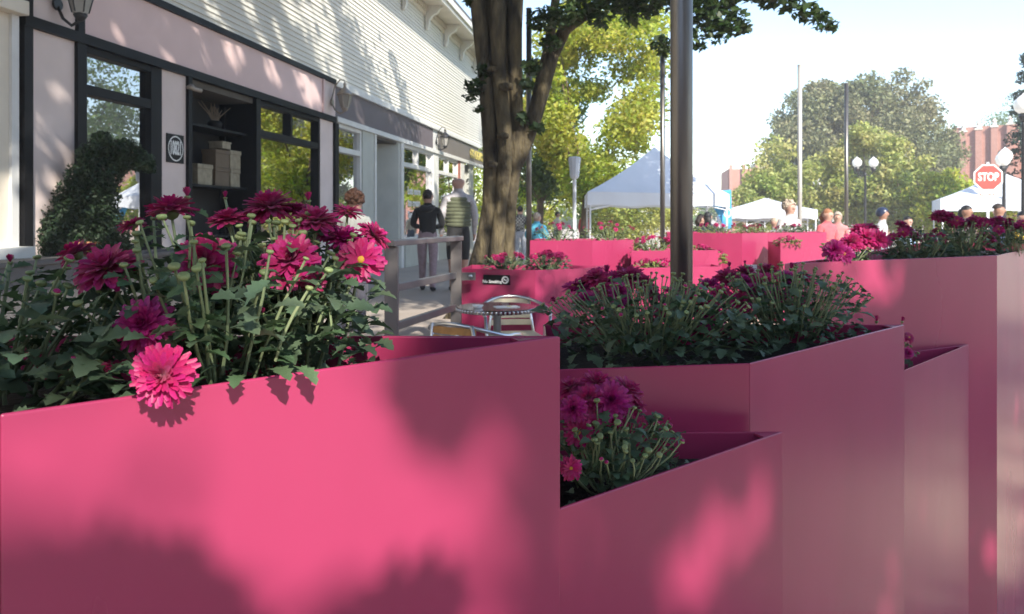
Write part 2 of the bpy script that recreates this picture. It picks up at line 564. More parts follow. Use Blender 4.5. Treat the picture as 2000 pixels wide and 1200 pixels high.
# shop two, white frames
WH = MAT['white']
part('fascia_board', [(14.15, 20.80, -0.04, 0.018, 3.0, 3.54)], MAT['fascia_grey'])
part('fascia_board', [(21.35, 27.5, -0.04, 0.018, 3.0, 3.54)], MAT['fascia_brown'])
part('stucco_panel', [(20.80, 21.35, -0.03, 0.018, 3.0, 3.54)], MAT['white'])
part('frame_rail', [(14.11, 27.5, -0.09, 0.017, 3.54, 3.65)], WH, bevel=0.008)
part('frame_rail', [(14.11, 27.5, -0.10, 0.02, 2.90, 3.0)], WH, bevel=0.008)
window(14.24, 15.50, 0.6, 2.90, WH, bars_z=(2.43,))
part('stall_riser', [(14.24, 15.50, -0.03, 0.2, 0, 0.6)], MAT['greywall'])
part('pier', [(15.50, 16.15, -0.05, 0.25, 0, 2.90)], MAT['greywall'])
part('pier_trim', [(16.15, 16.25, -0.08, 0.3, 0, 2.90)], WH)
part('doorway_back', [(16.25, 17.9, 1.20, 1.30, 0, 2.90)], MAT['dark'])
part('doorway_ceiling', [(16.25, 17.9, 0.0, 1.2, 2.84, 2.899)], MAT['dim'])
mb = MB()
mb.prism([(17.15, 1.2), (17.83, -0.04), (17.95, -0.04), (17.95, 1.2)], 0, 2.90)
mb.build('doorway_jamb', MAT['greywall'], shop)
part('frame_post', [(17.95, 18.14, -0.08, 0.2, 0, 2.90)], WH, bevel=0.01)
wlet = window(18.14, 20.78, 0.62, 2.90, WH, bars_s=(19.47,), bars_z=(2.43,))
part('stall_riser', [(18.14, 20.78, -0.12, 0.2, 0, 0.62)], MAT['greywall'], bevel=0.01)
part('pier', [(20.78, 21.33, -0.06, 0.2, 0, 2.90)], MAT['white'], bevel=0.01)
window(21.33, 23.70, 0.62, 2.90, WH, bars_s=(22.55,), bars_z=(2.43,))
part('stall_riser', [(21.33, 23.70, -0.05, 0.2, 0, 0.62)], MAT['greywall'])
part('pier', [(23.70, 23.95, -0.05, 0.2, 0, 2.90)], MAT['brick'])
part('pier_trim', [(23.95, 24.45, -0.06, 0.2, 0, 2.90)], WH)
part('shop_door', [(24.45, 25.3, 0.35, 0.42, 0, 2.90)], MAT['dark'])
# lettering on the window and on the sign board
for txt, zz, sz in (('Lots more', 1.82, 0.26), ('ice cream', 1.53, 0.26), ('Sandwiches', 1.24, 0.22)):
    me = text_mesh(txt, sz, 0.002, MAT['sign_white'], 'window_lettering', bold=0.006)
    o = link('window_lettering', me, wlet)
    o.rotation_euler = (R(90), 0, 0)
    o.location = (19.35, 0.040, zz)
me = text_mesh('OK CIGARS', 0.40, 0.012, MAT['gold'], 'sign_lettering', bold=0.008)
o = link('sign_lettering', me, shop)
o.rotation_euler = (R(90), 0, 0)
o.location = (26.35, -0.055, 3.26)


def shop_pt(s, d, z):
    """local shop coordinates to world"""
    u = Vector((0.1644, 0.9864, 0)); nrm = Vector((-0.9864, 0.1644, 0))
    return Vector((-5.57, 0, SW)) + u * s + nrm * d + Vector((0, 0, z))


# house number plate
np_ = thing('number_plate', 'square black plate with ringed house number on rose stucco pier', 'sign', shop_pt(9.27, -0.031, 1.98), ANG)
mb = MB(); mb.box(-0.17, 0.17, -0.014, 0, -0.17, 0.17)
mb.build('plate', BK, np_, bevel=0.003)
mb = MB()
for k in range(40):
    a, b = 2 * math.pi * k / 40, 2 * math.pi * (k + 1) / 40
    mb.add([(0.150 * math.cos(a), -0.017, 0.150 * math.sin(a)), (0.150 * math.cos(b), -0.017, 0.150 * math.sin(b)),
            (0.135 * math.cos(b), -0.017, 0.135 * math.sin(b)), (0.135 * math.cos(a), -0.017, 0.135 * math.sin(a))], [(0, 1, 2, 3)])
mb.build('ring', MAT['sign_white'], np_)
o = link('digits', text_mesh('10821', 0.15, 0.002, MAT['sign_white'], 'digits', bold=0.004), np_)
o.rotation_euler = (R(90), 0, 0); o.scale = (0.62, 1.5, 1); o.location = (0, -0.017, 0)

# dome camera by the alcove
sc_ = thing('security_camera', 'small silver security camera at the top of the dark alcove post', 'camera', shop_pt(9.54, -0.07, 2.72), ANG)
mb = MB(); mb.lathe([(0.02, 0), (0.05, 0.01), (0.055, 0.04), (0.03, 0.07), (0.01, 0.075)], 14); mb.build('housing', MAT['silver'], sc_, smooth=True)
mb = MB(); mb.tube([(0, -0.02, 0.02), (0.08, -0.10, 0.0)], 0.028, 10); mb.build('lens_barrel', MAT['silver'], sc_)
mb = MB(); mb.tube([(0.081, -0.101, 0.0), (0.086, -0.107, -0.002)], 0.02, 10); mb.build('lens', BK, sc_)


# wall lanterns
def lantern(label, s, z, metal, sc=1.0):
    t = thing('wall_lantern', label, 'lantern', shop_pt(s, -0.045, z), ANG, 'lanterns on the shop front')
    t.scale = (sc, sc, sc)
    c = (0, -0.22, 0)
    mb = MB(); mb.lathe([(0.05, 0), (0.05, 0.02)], 14)
    o = mb.build('wall_plate', metal, t); o.rotation_euler = (R(90), 0, 0); o.location = (0, 0, -0.02)
    mb = MB()
    mb.tube([(0, 0, -0.02), (0, -0.06, -0.14), (0, -0.14, -0.2), (0, -0.20, -0.17), (0, -0.22, -0.12)], 0.013, 8)
    mb.tube([(0, 0, 0.0), (0, -0.05, 0.22), (0, -0.14, 0.33), (0, -0.21, 0.32), (0, -0.22, 0.24)], 0.009, 8)
    mb.build('scroll_arm', metal, t, smooth=True)
    mb = MB(); mb.lathe([(0.045, -0.12), (0.06, -0.10), (0.105, 0.08), (0.10, 0.085), (0.04, -0.115)], 6, c=c); mb.build('glass_shade', MAT['lantern_glass'], t)
    mb = MB()
    mb.lathe([(0.13, 0.085), (0.125, 0.105), (0.075, 0.16), (0.03, 0.20), (0.02, 0.24), (0.03, 0.255), (0.012, 0.28)], 12, c=c)
    mb.build('cap', metal, t, smooth=True)
    mb = MB(); mb.lathe([(0.01, -0.17), (0.03, -0.16), (0.055, -0.12), (0.05, -0.105)], 12, c=c); mb.build('finial', metal, t, smooth=True)
    mb = MB()
    for k in range(6):
        a = math.pi / 3 * k
        mb.tube([(0.062 * math.cos(a), -0.22 + 0.062 * math.sin(a), -0.10), (0.108 * math.cos(a), -0.22 + 0.108 * math.sin(a), 0.085)], 0.006, 5)
    mb.build('cage', metal, t)


lantern('black lantern above the stucco panel, nearest to the cream pilaster', 7.38, 3.20, MAT['ironblack'], 1.15)
lantern('pale weathered lantern between the pink and grey fascia boards', 13.95, 3.25, MAT['silver'], 1.15)
lantern('small black lantern beside the gold lettered sign board', 21.1, 3.24, MAT['ironblack'], 1.15)

# display in the alcove
sh = thing('display_shelf', 'dark display shelves inside the shop alcove', 'shelf', shop_pt(10.55, 0.26, 0), ANG)
for zz in (0.9, 1.56, 2.33):
    mb = MB(); mb.box(-0.80, 0.60, -0.20, 0.20, zz, zz + 0.03); mb.build('shelf_board', BK, sh)
for ss in (-0.84, 0.60):
    mb = MB(); mb.box(ss, ss + 0.04, 0.15, 0.21, 0, 2.75); mb.build('upright', BK, sh)
for lab, s_, w_, h_, m_, zb in (('cream patterned gift box leftmost on the alcove shelf', 10.18, 0.30, 0.27, 'shaded_cream_card', 1.59),
                               ('brown card box in the middle of the alcove shelf', 10.60, 0.32, 0.25, 'kraft', 1.59),
                               ('tall cream box on the alcove shelf beside the dark jamb', 10.93, 0.26, 0.25, 'shaded_cream_card', 1.59),
                               ('kraft box stacked on the brown box in the alcove', 10.60, 0.34, 0.24, 'kraft', 1.842),
                               ('pale box stacked on the tall cream box in the alcove', 10.94, 0.26, 0.26, 'shaded_cream_card', 1.842),
                               ('small pale box at the top of the alcove stack', 10.70, 0.22, 0.10, 'shaded_cream_card', 2.105)):
    t = tag(link('gift_box', None), lab, 'box', 'boxes on the alcove shelf')
    t.location = shop_pt(s_, 0.22, zb); t.rotation_euler = (0, 0, ANG + random.uniform(-0.1, 0.1))
    mb = MB(); mb.box(-w_ / 2, w_ / 2, -0.1, 0.1, 0, h_ * 0.78); mb.build('box_base', MAT[m_], t, bevel=0.004)
    mb = MB(); mb.box(-w_ / 2 - 0.008, w_ / 2 + 0.008, -0.108, 0.108, h_ * 0.78, h_); mb.build('lid', MAT[m_], t, bevel=0.004)
vz = thing('branch_vase', 'dark vase with bare white branches on the top alcove shelf', 'vase', shop_pt(10.6, 0.24, 2.36), ANG)
mb = MB(); mb.lathe([(0.06, 0), (0.09, 0.03), (0.10, 0.09), (0.08, 0.12)], 14); mb.build('vase_body', MAT['black'], vz, smooth=True)
for k in range(7):
    a = -0.9 + 0.3 * k
    mb = MB()
    top = Vector((a * 0.45, random.uniform(-0.05, 0.05), 0.30 + 0.08 * random.random()))
    mid = Vector((a * 0.16, 0, 0.20))
    mb.tube([(0, 0, 0.08), mid, top], [0.013, 0.010, 0.004], 6)
    mb.tube([mid, mid + Vector((0.09 - 0.03 * k, 0.02, 0.12))], [0.008, 0.003], 5)
    mb.build('branch', MAT['kraft'], vz)

# merchandise behind the lettered window
for k, (ss, hh, cc, nm) in enumerate(((18.45, 0.42, (0.45, 0.10, 0.05), 'orange'), (18.75, 0.36, (0.35, 0.22, 0.50), 'lilac'), (19.1, 0.40, (0.55, 0.50, 0.20), 'yellow'), (19.5, 0.34, (0.10, 0.18, 0.5), 'blue'))):
    t = thing('display_bucket', nm + ' bouquet in a white bucket behind the lettered shop window', 'bouquet', shop_pt(ss, 0.42, 0.62), ANG, 'bouquets behind the lettered window')
    mb = MB(); mb.lathe([(0.08, 0), (0.11, 0.24)], 12); mb.build('bucket', MAT['white'], t)
    mb = MB()
    for q in range(26):
        c = (random.gauss(0, 0.08), random.gauss(0, 0.06), hh + random.uniform(-0.14, 0.12))
        mb.lathe([(0.005, -0.03), (0.03, -0.01), (0.035, 0.015), (0.008, 0.03)], 6, c=c)
    mb.build('blooms', mat('bouquet_' + nm, cc, rough=0.7, island=0.3), t)
t = thing('display_table', 'low display table behind the lettered shop window', 'table', shop_pt(19.3, 0.42, 0.015), ANG)
mb = MB(); mb.box(-1.1, 1.2, -0.25, 0.25, 0.56, 0.604); mb.build('table_top', MAT['white'], t)
for ss in (-1.0, 1.1):
    mb = MB(); mb.box(ss - 0.03, ss + 0.03, -0.2, 0.2, 0, 0.56); mb.build('leg', MAT['white'], t)

# ------------------------------------------------------------------ unseen shop row added behind the viewpoint to block low sky light
ab = thing('sky_blocking_shops', 'two storey brick shop row added unseen behind the viewpoint to block low sky light', 'building', (4, -19, -0.35), R(-6))
mb = MB(); mb.box(-26, 30, -9, 0, 0, 7.6); mb.build('wall', MAT['brick'], ab)
mb = MB(); mb.box(-26.2, 30.2, -9.2, 0.25, 7.6, 8.0); mb.build('cornice', MAT['stone'], ab)
for k in range(14):
    x = -24 + 4 * k
    mb = MB(); mb.box(x - 1.5, x + 1.5, 0.001, 0.08, 0.6, 2.9); wn_ = mb.build('shop_window', MAT['black'], ab)
    mb = MB(); mb.box(x - 1.4, x + 1.4, 0.085, 0.095, 0.7, 2.8); mb.build('pane', MAT['glass'], wn_)
    for dx in (-1, 1):
        mb = MB(); mb.box(x + dx - 0.55, x + dx + 0.55, 0.001, 0.06, 4.3, 6.3); wn_ = mb.build('window', MAT['white'], ab)
        mb = MB(); mb.box(x + dx - 0.45, x + dx + 0.45, 0.065, 0.075, 4.4, 6.2); mb.build('pane', MAT['dark'], wn_)

# ------------------------------------------------------------------ planters: folded sheet metal, one panel for each face
def planter(label, poly, ztop, zbot=-0.35, th=0.005, tops=None, drop=0.07, group='magenta planters', plates=(), skip=(), soil=True):
    n = len(poly)
    area = sum(poly[i][0] * poly[(i + 1) % n][1] - poly[(i + 1) % n][0] * poly[i][1] for i in range(n))
    P = [Vector((p[0], p[1])) for p in poly]
    sgn = 1 if area > 0 else -1
    Q = []
    for i in range(n):
        a = (P[i] - P[i - 1]).normalized(); b = (P[(i + 1) % n] - P[i]).normalized()
        na = Vector((-a.y, a.x)) * sgn; nb = Vector((-b.y, b.x)) * sgn
        m = (na + nb)
        m = m / max(0.08, m.dot(na)) * th
        Q.append(P[i] + m)
    c = sum(P, Vector((0, 0))) / n
    t = thing('planter', label, 'planter', (c.x, c.y, zbot), 0, group)
    H = ztop - zbot
    tops = tops or [0.0] * n
    for i in range(n):
        if i in skip:
            continue
        j = (i + 1) % n
        mb = MB()
        q = [P[i] - c, P[j] - c, Q[j] - c, Q[i] - c]
        vs = [(p.x, p.y, 0) for p in q]
        hi = [H + tops[i], H + tops[j], H + tops[j], H + tops[i]]
        vs += [(p.x, p.y, h) for p, h in zip(q, hi)]
        fs = [(0, 3, 2, 1), (4, 5, 6, 7), (0, 1, 5, 4), (1, 2, 6, 5), (2, 3, 7, 6), (3, 0, 4, 7)]
        if sgn < 0:
            fs = [f[::-1] for f in fs]
        mb.add(vs, fs)
        mb.build('panel', MAT['pink'], t, bevel=0.0022)
    for i, size in plates:
        a = (P[i - 1] - P[i]).normalized(); b = (P[(i + 1) % n] - P[i]).normalized()
        tri = [Q[i] - c, Q[i] - c + a * size, Q[i] - c + b * size]
        tri = [p * 0.999 for p in tri]
        mb = MB(); mb.prism([(p.x, p.y) for p in tri], H - 0.006, H - 0.0015)
        mb.build('corner_plate', MAT['pink'], t)
    if soil:
        mb = MB()
        mb.prism([((q - c) * 0.998).to_tuple() for q in Q], H - drop - 0.2, H - drop)
        mb.build('soil', MAT['soil'], t)
    return t


POLY_A = [(0.0664, 1.048), (-0.4177, 0.6266), (-0.95, 0.163), (-1.55, 0.9), (-0.95, 1.05)]
POLY_B = [(1.066, 2.085), (0.473, 1.527), (0.07, 1.460), (0.085, 2.095)]
POLY_C = [(0.517, 1.462), (0.06, 1.066), (0.06, 1.455)]
POLY_D = [(1.797, 3.022), (1.0, 2.225), (1.0, 2.592)]
POLY_E = [(0.907, 2.557), (1.973, 3.125), (2.46, 3.69), (3.3, 4.66), (2.7, 5.0), (1.128, 2.81)]
planter('tall magenta planter filling the lower left of the picture, crowded with blooms',
        POLY_A, 1.44, plates=((0, 0.055),), drop=0.06)
planter('long magenta planter with a fold, in the middle beside the dark pole',
        POLY_B, 1.312, plates=((0, 0.05),), drop=0.05)
planter('low wedge planter leaning against the folded middle planter',
        POLY_C, 1.195, plates=((0, 0.045),), drop=0.05)
planter('low wedge planter leaning against the tall planter behind the pole',
        POLY_D, 1.105, plates=((0, 0.07),), drop=0.07)
planter('tall magenta planter with a dense row of mums, cut by the photograph edge',
        POLY_E, 1.45, plates=(), drop=0.05)
gz = ground_z
planter('magenta planter carrying the black no smoking plate, next to the railing',
        [(-0.467, 7.0), (0.204, 6.79), (0.677, 7.02), (0.9, 7.45), (-0.40, 7.55)], 1.143, gz(7), drop=0.05)
planter('magenta planter behind the no smoking planter, with one dark and one pale mum',
        [(0.21, 9.0), (0.93, 8.92), (1.47, 9.25), (1.5, 9.9), (0.3, 9.8)], 1.342, gz(9), drop=0.05)
planter('stepped low planter left of the dark pole, with bright yellow green mums',
        [(1.32, 8.50), (2.35, 8.75), (2.35, 9.3), (1.50, 9.2)], 1.24, gz(9), drop=0.05)
planter('lowest stepped planter left of the dark pole, with a thin row of red blooms',
        [(1.25, 7.95), (2.25, 8.25), (2.25, 8.66), (1.33, 8.44)], 1.085, gz(8), drop=0.05)
planter('sunlit magenta planter wall right of the dark pole',
        [(2.06, 10.2), (2.95, 9.85), (3.40, 10.2), (4.3, 10.5), (4.5, 11.3), (2.2, 11.0)], 1.41, gz(10), drop=0.05)
planter('small low planter in front of the sunlit planter wall, beside the dark pole',
        [(2.02, 9.0), (2.50, 9.15), (2.62, 9.75), (2.1, 9.8)], 1.19, gz(9), drop=0.05)
planter('tiny side planter stuck to the sunlit planter wall',
        [(3.32, 9.5), (3.62, 9.58), (3.62, 10.05), (3.35, 10.05)], 1.30, gz(9), drop=0.05)

# ------------------------------------------------------------------ chrysanthemum meshes
def petal_pts(L, w0, e0, e1, nseg=4, cup=0.18):
    """petal running along +x from the centre; elevation changes from e0 to e1 along it"""
    pts = []
    x = 0.0; z = 0.0
    for i in range(nseg + 1):
        t = i / nseg
        e = e0 + (e1 - e0) * t
        if i:
            x += L / nseg * math.cos(e); z += L / nseg * math.sin(e)
        wd = w0 * (0.35 + 0.65 * math.sin(math.pi * min(1.0, 0.12 + 0.62 * t))) * (1.0 if t < 0.95 else 0.55)
        up = (-math.sin(e), math.cos(e))
        c = cup * wd
        pts.append([(x + up[0] * c, -wd / 2, z + up[1] * c), (x, 0, z), (x + up[0] * c, wd / 2, z + up[1] * c)])
    return pts


def flower_mesh(name, pm, whorls, eye=0.0, seed=1):
    rnd = random.Random(seed)
    mb = MB()
    for (n, L, w0, e0, e1, z0) in whorls:
        ph = rnd.random() * 6.28
        for k in range(n):
            a = ph + 2 * math.pi * k / n + rnd.uniform(-0.12, 0.12)
            l = L * rnd.uniform(0.86, 1.08)
            de = rnd.uniform(-0.16, 0.16)
            P = petal_pts(l, w0 * rnd.uniform(0.85, 1.15), e0 + de, e1 + de * 1.5)
            ca, sa = math.cos(a), math.sin(a)
            tw = rnd.uniform(-0.25, 0.25)
            vs = []
            for row in P:
                for (x, y, z) in row:
                    y2 = y * math.cos(tw); z2 = z + y * math.sin(tw)
                    vs.append((x * ca - y2 * sa, x * sa + y2 * ca, z2 + z0))
            fs = []
            for i in range(len(P) - 1):
                for j in range(2):
                    b = i * 3 + j
                    fs.append((b, b + 3, b + 4, b + 1))
            mb.add(vs, fs, 0)
    if eye:
        mb.lathe([(eye, 0.02), (eye * 1.05, 0.06), (eye * 0.6, 0.10), (0.01, 0.105)], 10, 1)
    mb.lathe([(0.03, -0.16), (0.10, -0.12), (0.15, -0.03), (0.13, 0.02)], 10, 2)      # calyx
    return mb.mesh(name, [pm, MAT['eye'], MAT['bud']], smooth=True)


def W(k):      # whorl tables for a unit (diameter 1) bloom
    open_ = [(20, 0.50, 0.150, R(6), R(-16), 0.0), (20, 0.475, 0.145, R(13), R(-2), 0.02), (19, 0.43, 0.135, R(24), R(12), 0.035),
             (17, 0.37, 0.12, R(38), R(30), 0.045), (14, 0.29, 0.10, R(54), R(54), 0.05), (10, 0.20, 0.085, R(70), R(84), 0.055)]
    dense = [(22, 0.50, 0.115, R(-8), R(-34), 0.0), (23, 0.49, 0.115, R(3), R(-14), 0.02), (23, 0.46, 0.11, R(14), R(2), 0.035), (21, 0.42, 0.10, R(26), R(18), 0.05),
             (19, 0.36, 0.095, R(40), R(38), 0.06), (16, 0.29, 0.085, R(54), R(62), 0.065), (10, 0.21, 0.075, R(68), R(88), 0.07)]
    daisy = [(17, 0.50, 0.15, R(0), R(-18), 0.0), (16, 0.46, 0.14, R(10), R(-2), 0.02), (12, 0.36, 0.10, R(28), R(24), 0.04)]
    half = [(13, 0.44, 0.13, R(52), R(78), 0.0), (11, 0.40, 0.12, R(62), R(88), 0.02), (8, 0.34, 0.10, R(74), R(96), 0.03)]
    low = [(11, 0.50, 0.19, R(2), R(-12), 0.0), (10, 0.42, 0.18, R(20), R(10), 0.03), (8, 0.30, 0.15, R(48), R(48), 0.05)]
    return dict(open=open_, dense=dense, daisy=daisy, half=half, low=low)[k]


FL = {}
for kk in ('open', 'dense', 'daisy', 'half', 'low'):
    for cc in ('petal', 'petal_pink', 'petal_purple'):
        for v in range(2):
            FL[kk, cc, v] = flower_mesh('flower', MAT[cc], W(kk), eye=0.09 if kk in ('daisy',) else (0.045 if kk == 'open' else 0.0), seed=v * 7 + len(kk))

# lobed leaf, unit length along +x
def leaf_shape():
    side = [(0.0, 0.02), (0.22, 0.05), (0.30, 0.22), (0.40, 0.14), (0.52, 0.30), (0.62, 0.20), (0.72, 0.30), (0.80, 0.16), (0.90, 0.15), (1.0, 0.0)]
    def zc(x, y): return 0.10 * math.sin(x * 2.6) - 0.16 * x * x + abs(y) * 0.35
    vs = []; fs = []
    for i, (x, y) in enumerate(side):
        vs += [(x, -y, zc(x, y)), (x, 0, zc(x, 0)), (x, y, zc(x, y))]
    for i in range(len(side) - 1):
        b = i * 3
        fs += [(b, b + 3, b + 4, b + 1), (b + 1, b + 4, b + 5, b + 2)]
    return vs, fs


LV, LF = leaf_shape()
_m = MB(); _m.add(LV, LF)
LEAF = _m.mesh('leaf', MAT['leaf'], smooth=True)
LVn = np.array(LV); LFn = np.array(LF)
# low leaf for masses
LVs = np.array([(0, 0, 0), (0.45, -0.27, 0.05), (1, 0, -0.1), (0.45, 0.27, 0.05), (0.45, 0, 0.0)])
LFs = np.array([(0, 1, 4), (1, 2, 4), (2, 3, 4), (3, 0, 4)])
# stem, unit along +z with a slight bend
_m = MB()
_sp = [(0, 0, 0, 1.15), (2.2, 1.0, 0.3, 1.05), (1.8, 2.0, 0.65, 0.95), (0, 0, 1, 0.8)]
_m.add([(x + r * math.cos(k * math.pi / 3), y + r * math.sin(k * math.pi / 3), z) for x, y, z, r in _sp for k in range(6)],
       [(i * 6 + k, i * 6 + (k + 1) % 6, i * 6 + 6 + (k + 1) % 6, i * 6 + 6 + k) for i in range(3) for k in range(6)])
STEM = _m.mesh('stem', MAT['stem'], smooth=True)
# bud, unit diameter
_m = MB(); _m.lathe([(0.12, -0.34), (0.36, -0.28), (0.5, -0.05), (0.46, 0.16), (0.30, 0.26), (0.1, 0.22)], 10)
BUD = _m.mesh('bud', MAT['bud'], smooth=True)
_m = MB(); _m.lathe([(0.12, -0.34), (0.36, -0.28), (0.5, -0.05), (0.44, 0.1)], 10)
_m.lathe([(0.40, 0.06), (0.38, 0.24), (0.22, 0.40), (0.05, 0.42)], 8, 1)
BUDP = _m.mesh('bud', [MAT['bud'], MAT['petal']], smooth=True)


def orient(v, roll=0.0):
    q = Vector(v).normalized().to_track_quat('Z', 'Y')
    return q @ Quaternion((0, 0, 1), roll)


def leaf_frame(dirv, roll):
    d = Vector(dirv).normalized()
    up = Vector((0, 0, 1))
    y = up.cross(d)
    if y.length < 0.05:
        y = Vector((1, 0, 0))
    y.normalize()
    z = d.cross(y)
    M3 = Matrix((d, y, z)).transposed()
    return M3.to_quaternion() @ Quaternion((1, 0, 0), roll)


def leaf_mass(name, pos, dirs, sizes, V, F, m, parent):
    n = len(pos)
    k = len(V)
    allv = np.empty((n, k, 3))
    for i in range(n):
        q = np.array(leaf_frame(dirs[i], random.uniform(-0.6, 0.6)).to_matrix())
        allv[i] = (V * sizes[i]) @ q.T + np.array(pos[i])
    f = (np.arange(n)[:, None, None] * k + F[None]).reshape(-1, F.shape[1])
    return tag(link(name, np_mesh(name, allv.reshape(-1, 3), f, m, smooth=True), parent), None, kind='stuff')


def inside(poly, x, y, marg=0.0):
    n = len(poly); ok = False
    for i in range(n):
        x1, y1 = poly[i]; x2, y2 = poly[(i + 1) % n]
        if (y1 > y) != (y2 > y) and x < (x2 - x1) * (y - y1) / (y2 - y1) + x1:
            ok = not ok
    return ok


def edge_dist(poly, x, y):
    best = 9.0; p = Vector((x, y))
    for i in range(len(poly)):
        a = Vector(poly[i]); b = Vector(poly[(i + 1) % len(poly)]); ab = b - a
        u = max(0.0, min(1.0, (p - a).dot(ab) / ab.dot(ab)))
        best = min(best, (p - a - ab * u).length)
    return best


def mum(label, base, rx, ry, h, buds=40, blooms=(), nleaf=100, nmass=160, leaf=0.042, bud=0.0108, stem_r=0.0013, group='chrysanthemum plants',
        rand_blooms=0, bloom_d=0.055, kinds=('open', 'dense', 'daisy'), cols=('petal',), yaw=0.0, rim=None, squash=0.55, topbias=0.0, leafscale=1.0, mass_m='leafmass', bed=None, leaf_f=(0.45, 0.97), reach=(0.80, 1.05)):
    """one chrysanthemum: stems from a crown fanning out to a dome of buds and blooms, leaves along them"""
    base = Vector(base)
    t = thing('chrysanthemum_plant', label, 'flower plant', base, 0, group)
    cy, sy = math.cos(yaw), math.sin(yaw)

    def fits(p, lim=0.0, marg=0.0):
        """inside the planter and clear of its sheet, or clear above its rim"""
        if bed is None:
            return True
        q = base + p
        if q.z > bed[1] + lim:
            return True
        return inside(bed[0], q.x, q.y) and edge_dist(bed[0], q.x, q.y) > marg

    def dome(rho, phi, f=1.0):
        x = rx * rho * math.cos(phi); y = ry * rho * math.sin(phi)
        return Vector((x * cy - y * sy, x * sy + y * cy, h * f * math.sqrt(max(0.02, 1 - squash * rho * rho))))
    stems = []
    tips = []
    for (p, d, face, kind, col) in blooms:
        tips.append((Vector(p) - base, ('f', d, Vector(face), kind, col)))
    for i in range(rand_blooms):
        rho = math.sqrt(random.uniform(0, 0.9)); phi = random.uniform(0, 6.28)
        p = dome(rho, phi, random.uniform(0.92, 1.06))
        face = (Vector((p.x * 1.6, p.y * 1.6, h * 0.9)).normalized() + Vector((random.uniform(-.35, .35), random.uniform(-.55, .15), 0.1)))
        tips.append((p, ('f', bloom_d * random.uniform(0.75, 1.1), face, random.choice(kinds), random.choice(cols))))
    for i in range(buds):
        rho = math.sqrt(random.uniform(0.0, 1.0)); phi = random.uniform(0, 6.28)
        p = dome(rho, phi, random.uniform(*reach))
        if not fits(p, 0.03):
            continue
        tips.append((p, ('b', bud * random.uniform(0.7, 1.15), None, None, None)))
    for p, info in tips:
        root = Vector((p.x * 0.25, p.y * 0.25, 0.0))
        if not fits(root): root = Vector((0, 0, 0))
        if info[0] == 'f':
            fc = info[2].normalized()
            end = p - fc * (info[1] * 0.14)
        else:
            end = p
        # a stem leaves from part way up for most tips
        t0 = random.uniform(0.15, 0.5) if info[0] == 'b' else 0.1
        st = root.lerp(end, t0) + Vector((random.gauss(0, 0.012), random.gauss(0, 0.012), 0))
        stems.append((root, end))
        o = link('stem', STEM, t)
        v = end - st
        o.location = st
        o.rotation_mode = 'QUATERNION'
        o.rotation_quaternion = orient(v, random.uniform(0, 6.28))
        rr = stem_r * (1.25 if info[0] == 'f' else 1.0)
        o.scale = (rr * 1.3, rr * 1.3, v.length)
        if info[0] == 'f':
            o = link('flower', FL[info[3], info[4], random.randint(0, 1)], t)
            o.location = p
            o.rotation_mode = 'QUATERNION'
            o.rotation_quaternion = orient(fc, random.uniform(0, 6.28))
            o.scale = (info[1],) * 3
        else:
            o = link('bud', BUDP if random.random() < 0.16 else BUD, t)
            o.location = end
            o.rotation_mode = 'QUATERNION'
            o.rotation_quaternion = orient(v + Vector((random.gauss(0, .02), random.gauss(0, .02), 0.02)), random.uniform(0, 6.28))
            o.scale = (info[1], info[1], info[1] * random.uniform(0.7, 1.0))
    for i in range(nleaf):
        root, end = random.choice(stems)
        f = random.uniform(*leaf_f)
        p = root.lerp(end, f)
        a = random.uniform(0, 6.28)
        out = Vector((p.x / max(rx, .01), p.y / max(ry, .01), 0)) * 0.9
        d = Vector((math.cos(a), math.sin(a), random.uniform(-0.35, 0.5))) + out
        s_ = leaf * random.uniform(0.6, 1.15) * (1.15 - 0.4 * f)
        if not all(fits(p + d.normalized() * s_ * k, 0.035, s_ * mg) for k, mg in ((0, 0.1), (0.6, 0.42), (1.0, 0.25))):
            continue
        o = link('leaf', LEAF, t)
        o.location = p
        o.rotation_mode = 'QUATERNION'
        o.rotation_quaternion = leaf_frame(d, random.uniform(-0.5, 0.5))
        o.scale = (s_, s_, s_)
    if nmass:
        pos, dirs, sz = [], [], []
        for i in range(nmass):
            rho = math.sqrt(random.random()); phi = random.uniform(0, 6.28)
            p = dome(rho, phi, random.uniform(0.05, 0.88))
            a = random.uniform(0, 6.28)
            dd = Vector((math.cos(a), math.sin(a), random.uniform(-0.4, 0.5))) + Vector((p.x / rx, p.y / ry, 0)) * 0.8
            zz = leaf * random.uniform(0.7, 1.2) * leafscale
            if not all(fits(p + dd.normalized() * zz * k, 0.035, zz * mg) for k, mg in ((0, 0.1), (0.6, 0.42), (1.0, 0.25))):
                continue
            pos.append(p); dirs.append(dd); sz.append(zz)
        leaf_mass('foliage', pos, dirs, sz, LVn if 0.033 < leaf < 0.05 else LVs, LFn if 0.033 < leaf < 0.05 else LFs, MAT[mass_m], t)
    return t


def B(px, py, Y, dpx, face, kind='open', col='petal'):
    return (at(px, py, Y), dpx * Y / 1500, face, kind, col)


SOIL = 1.38
CAMF = (0.1, -1, 0.35)
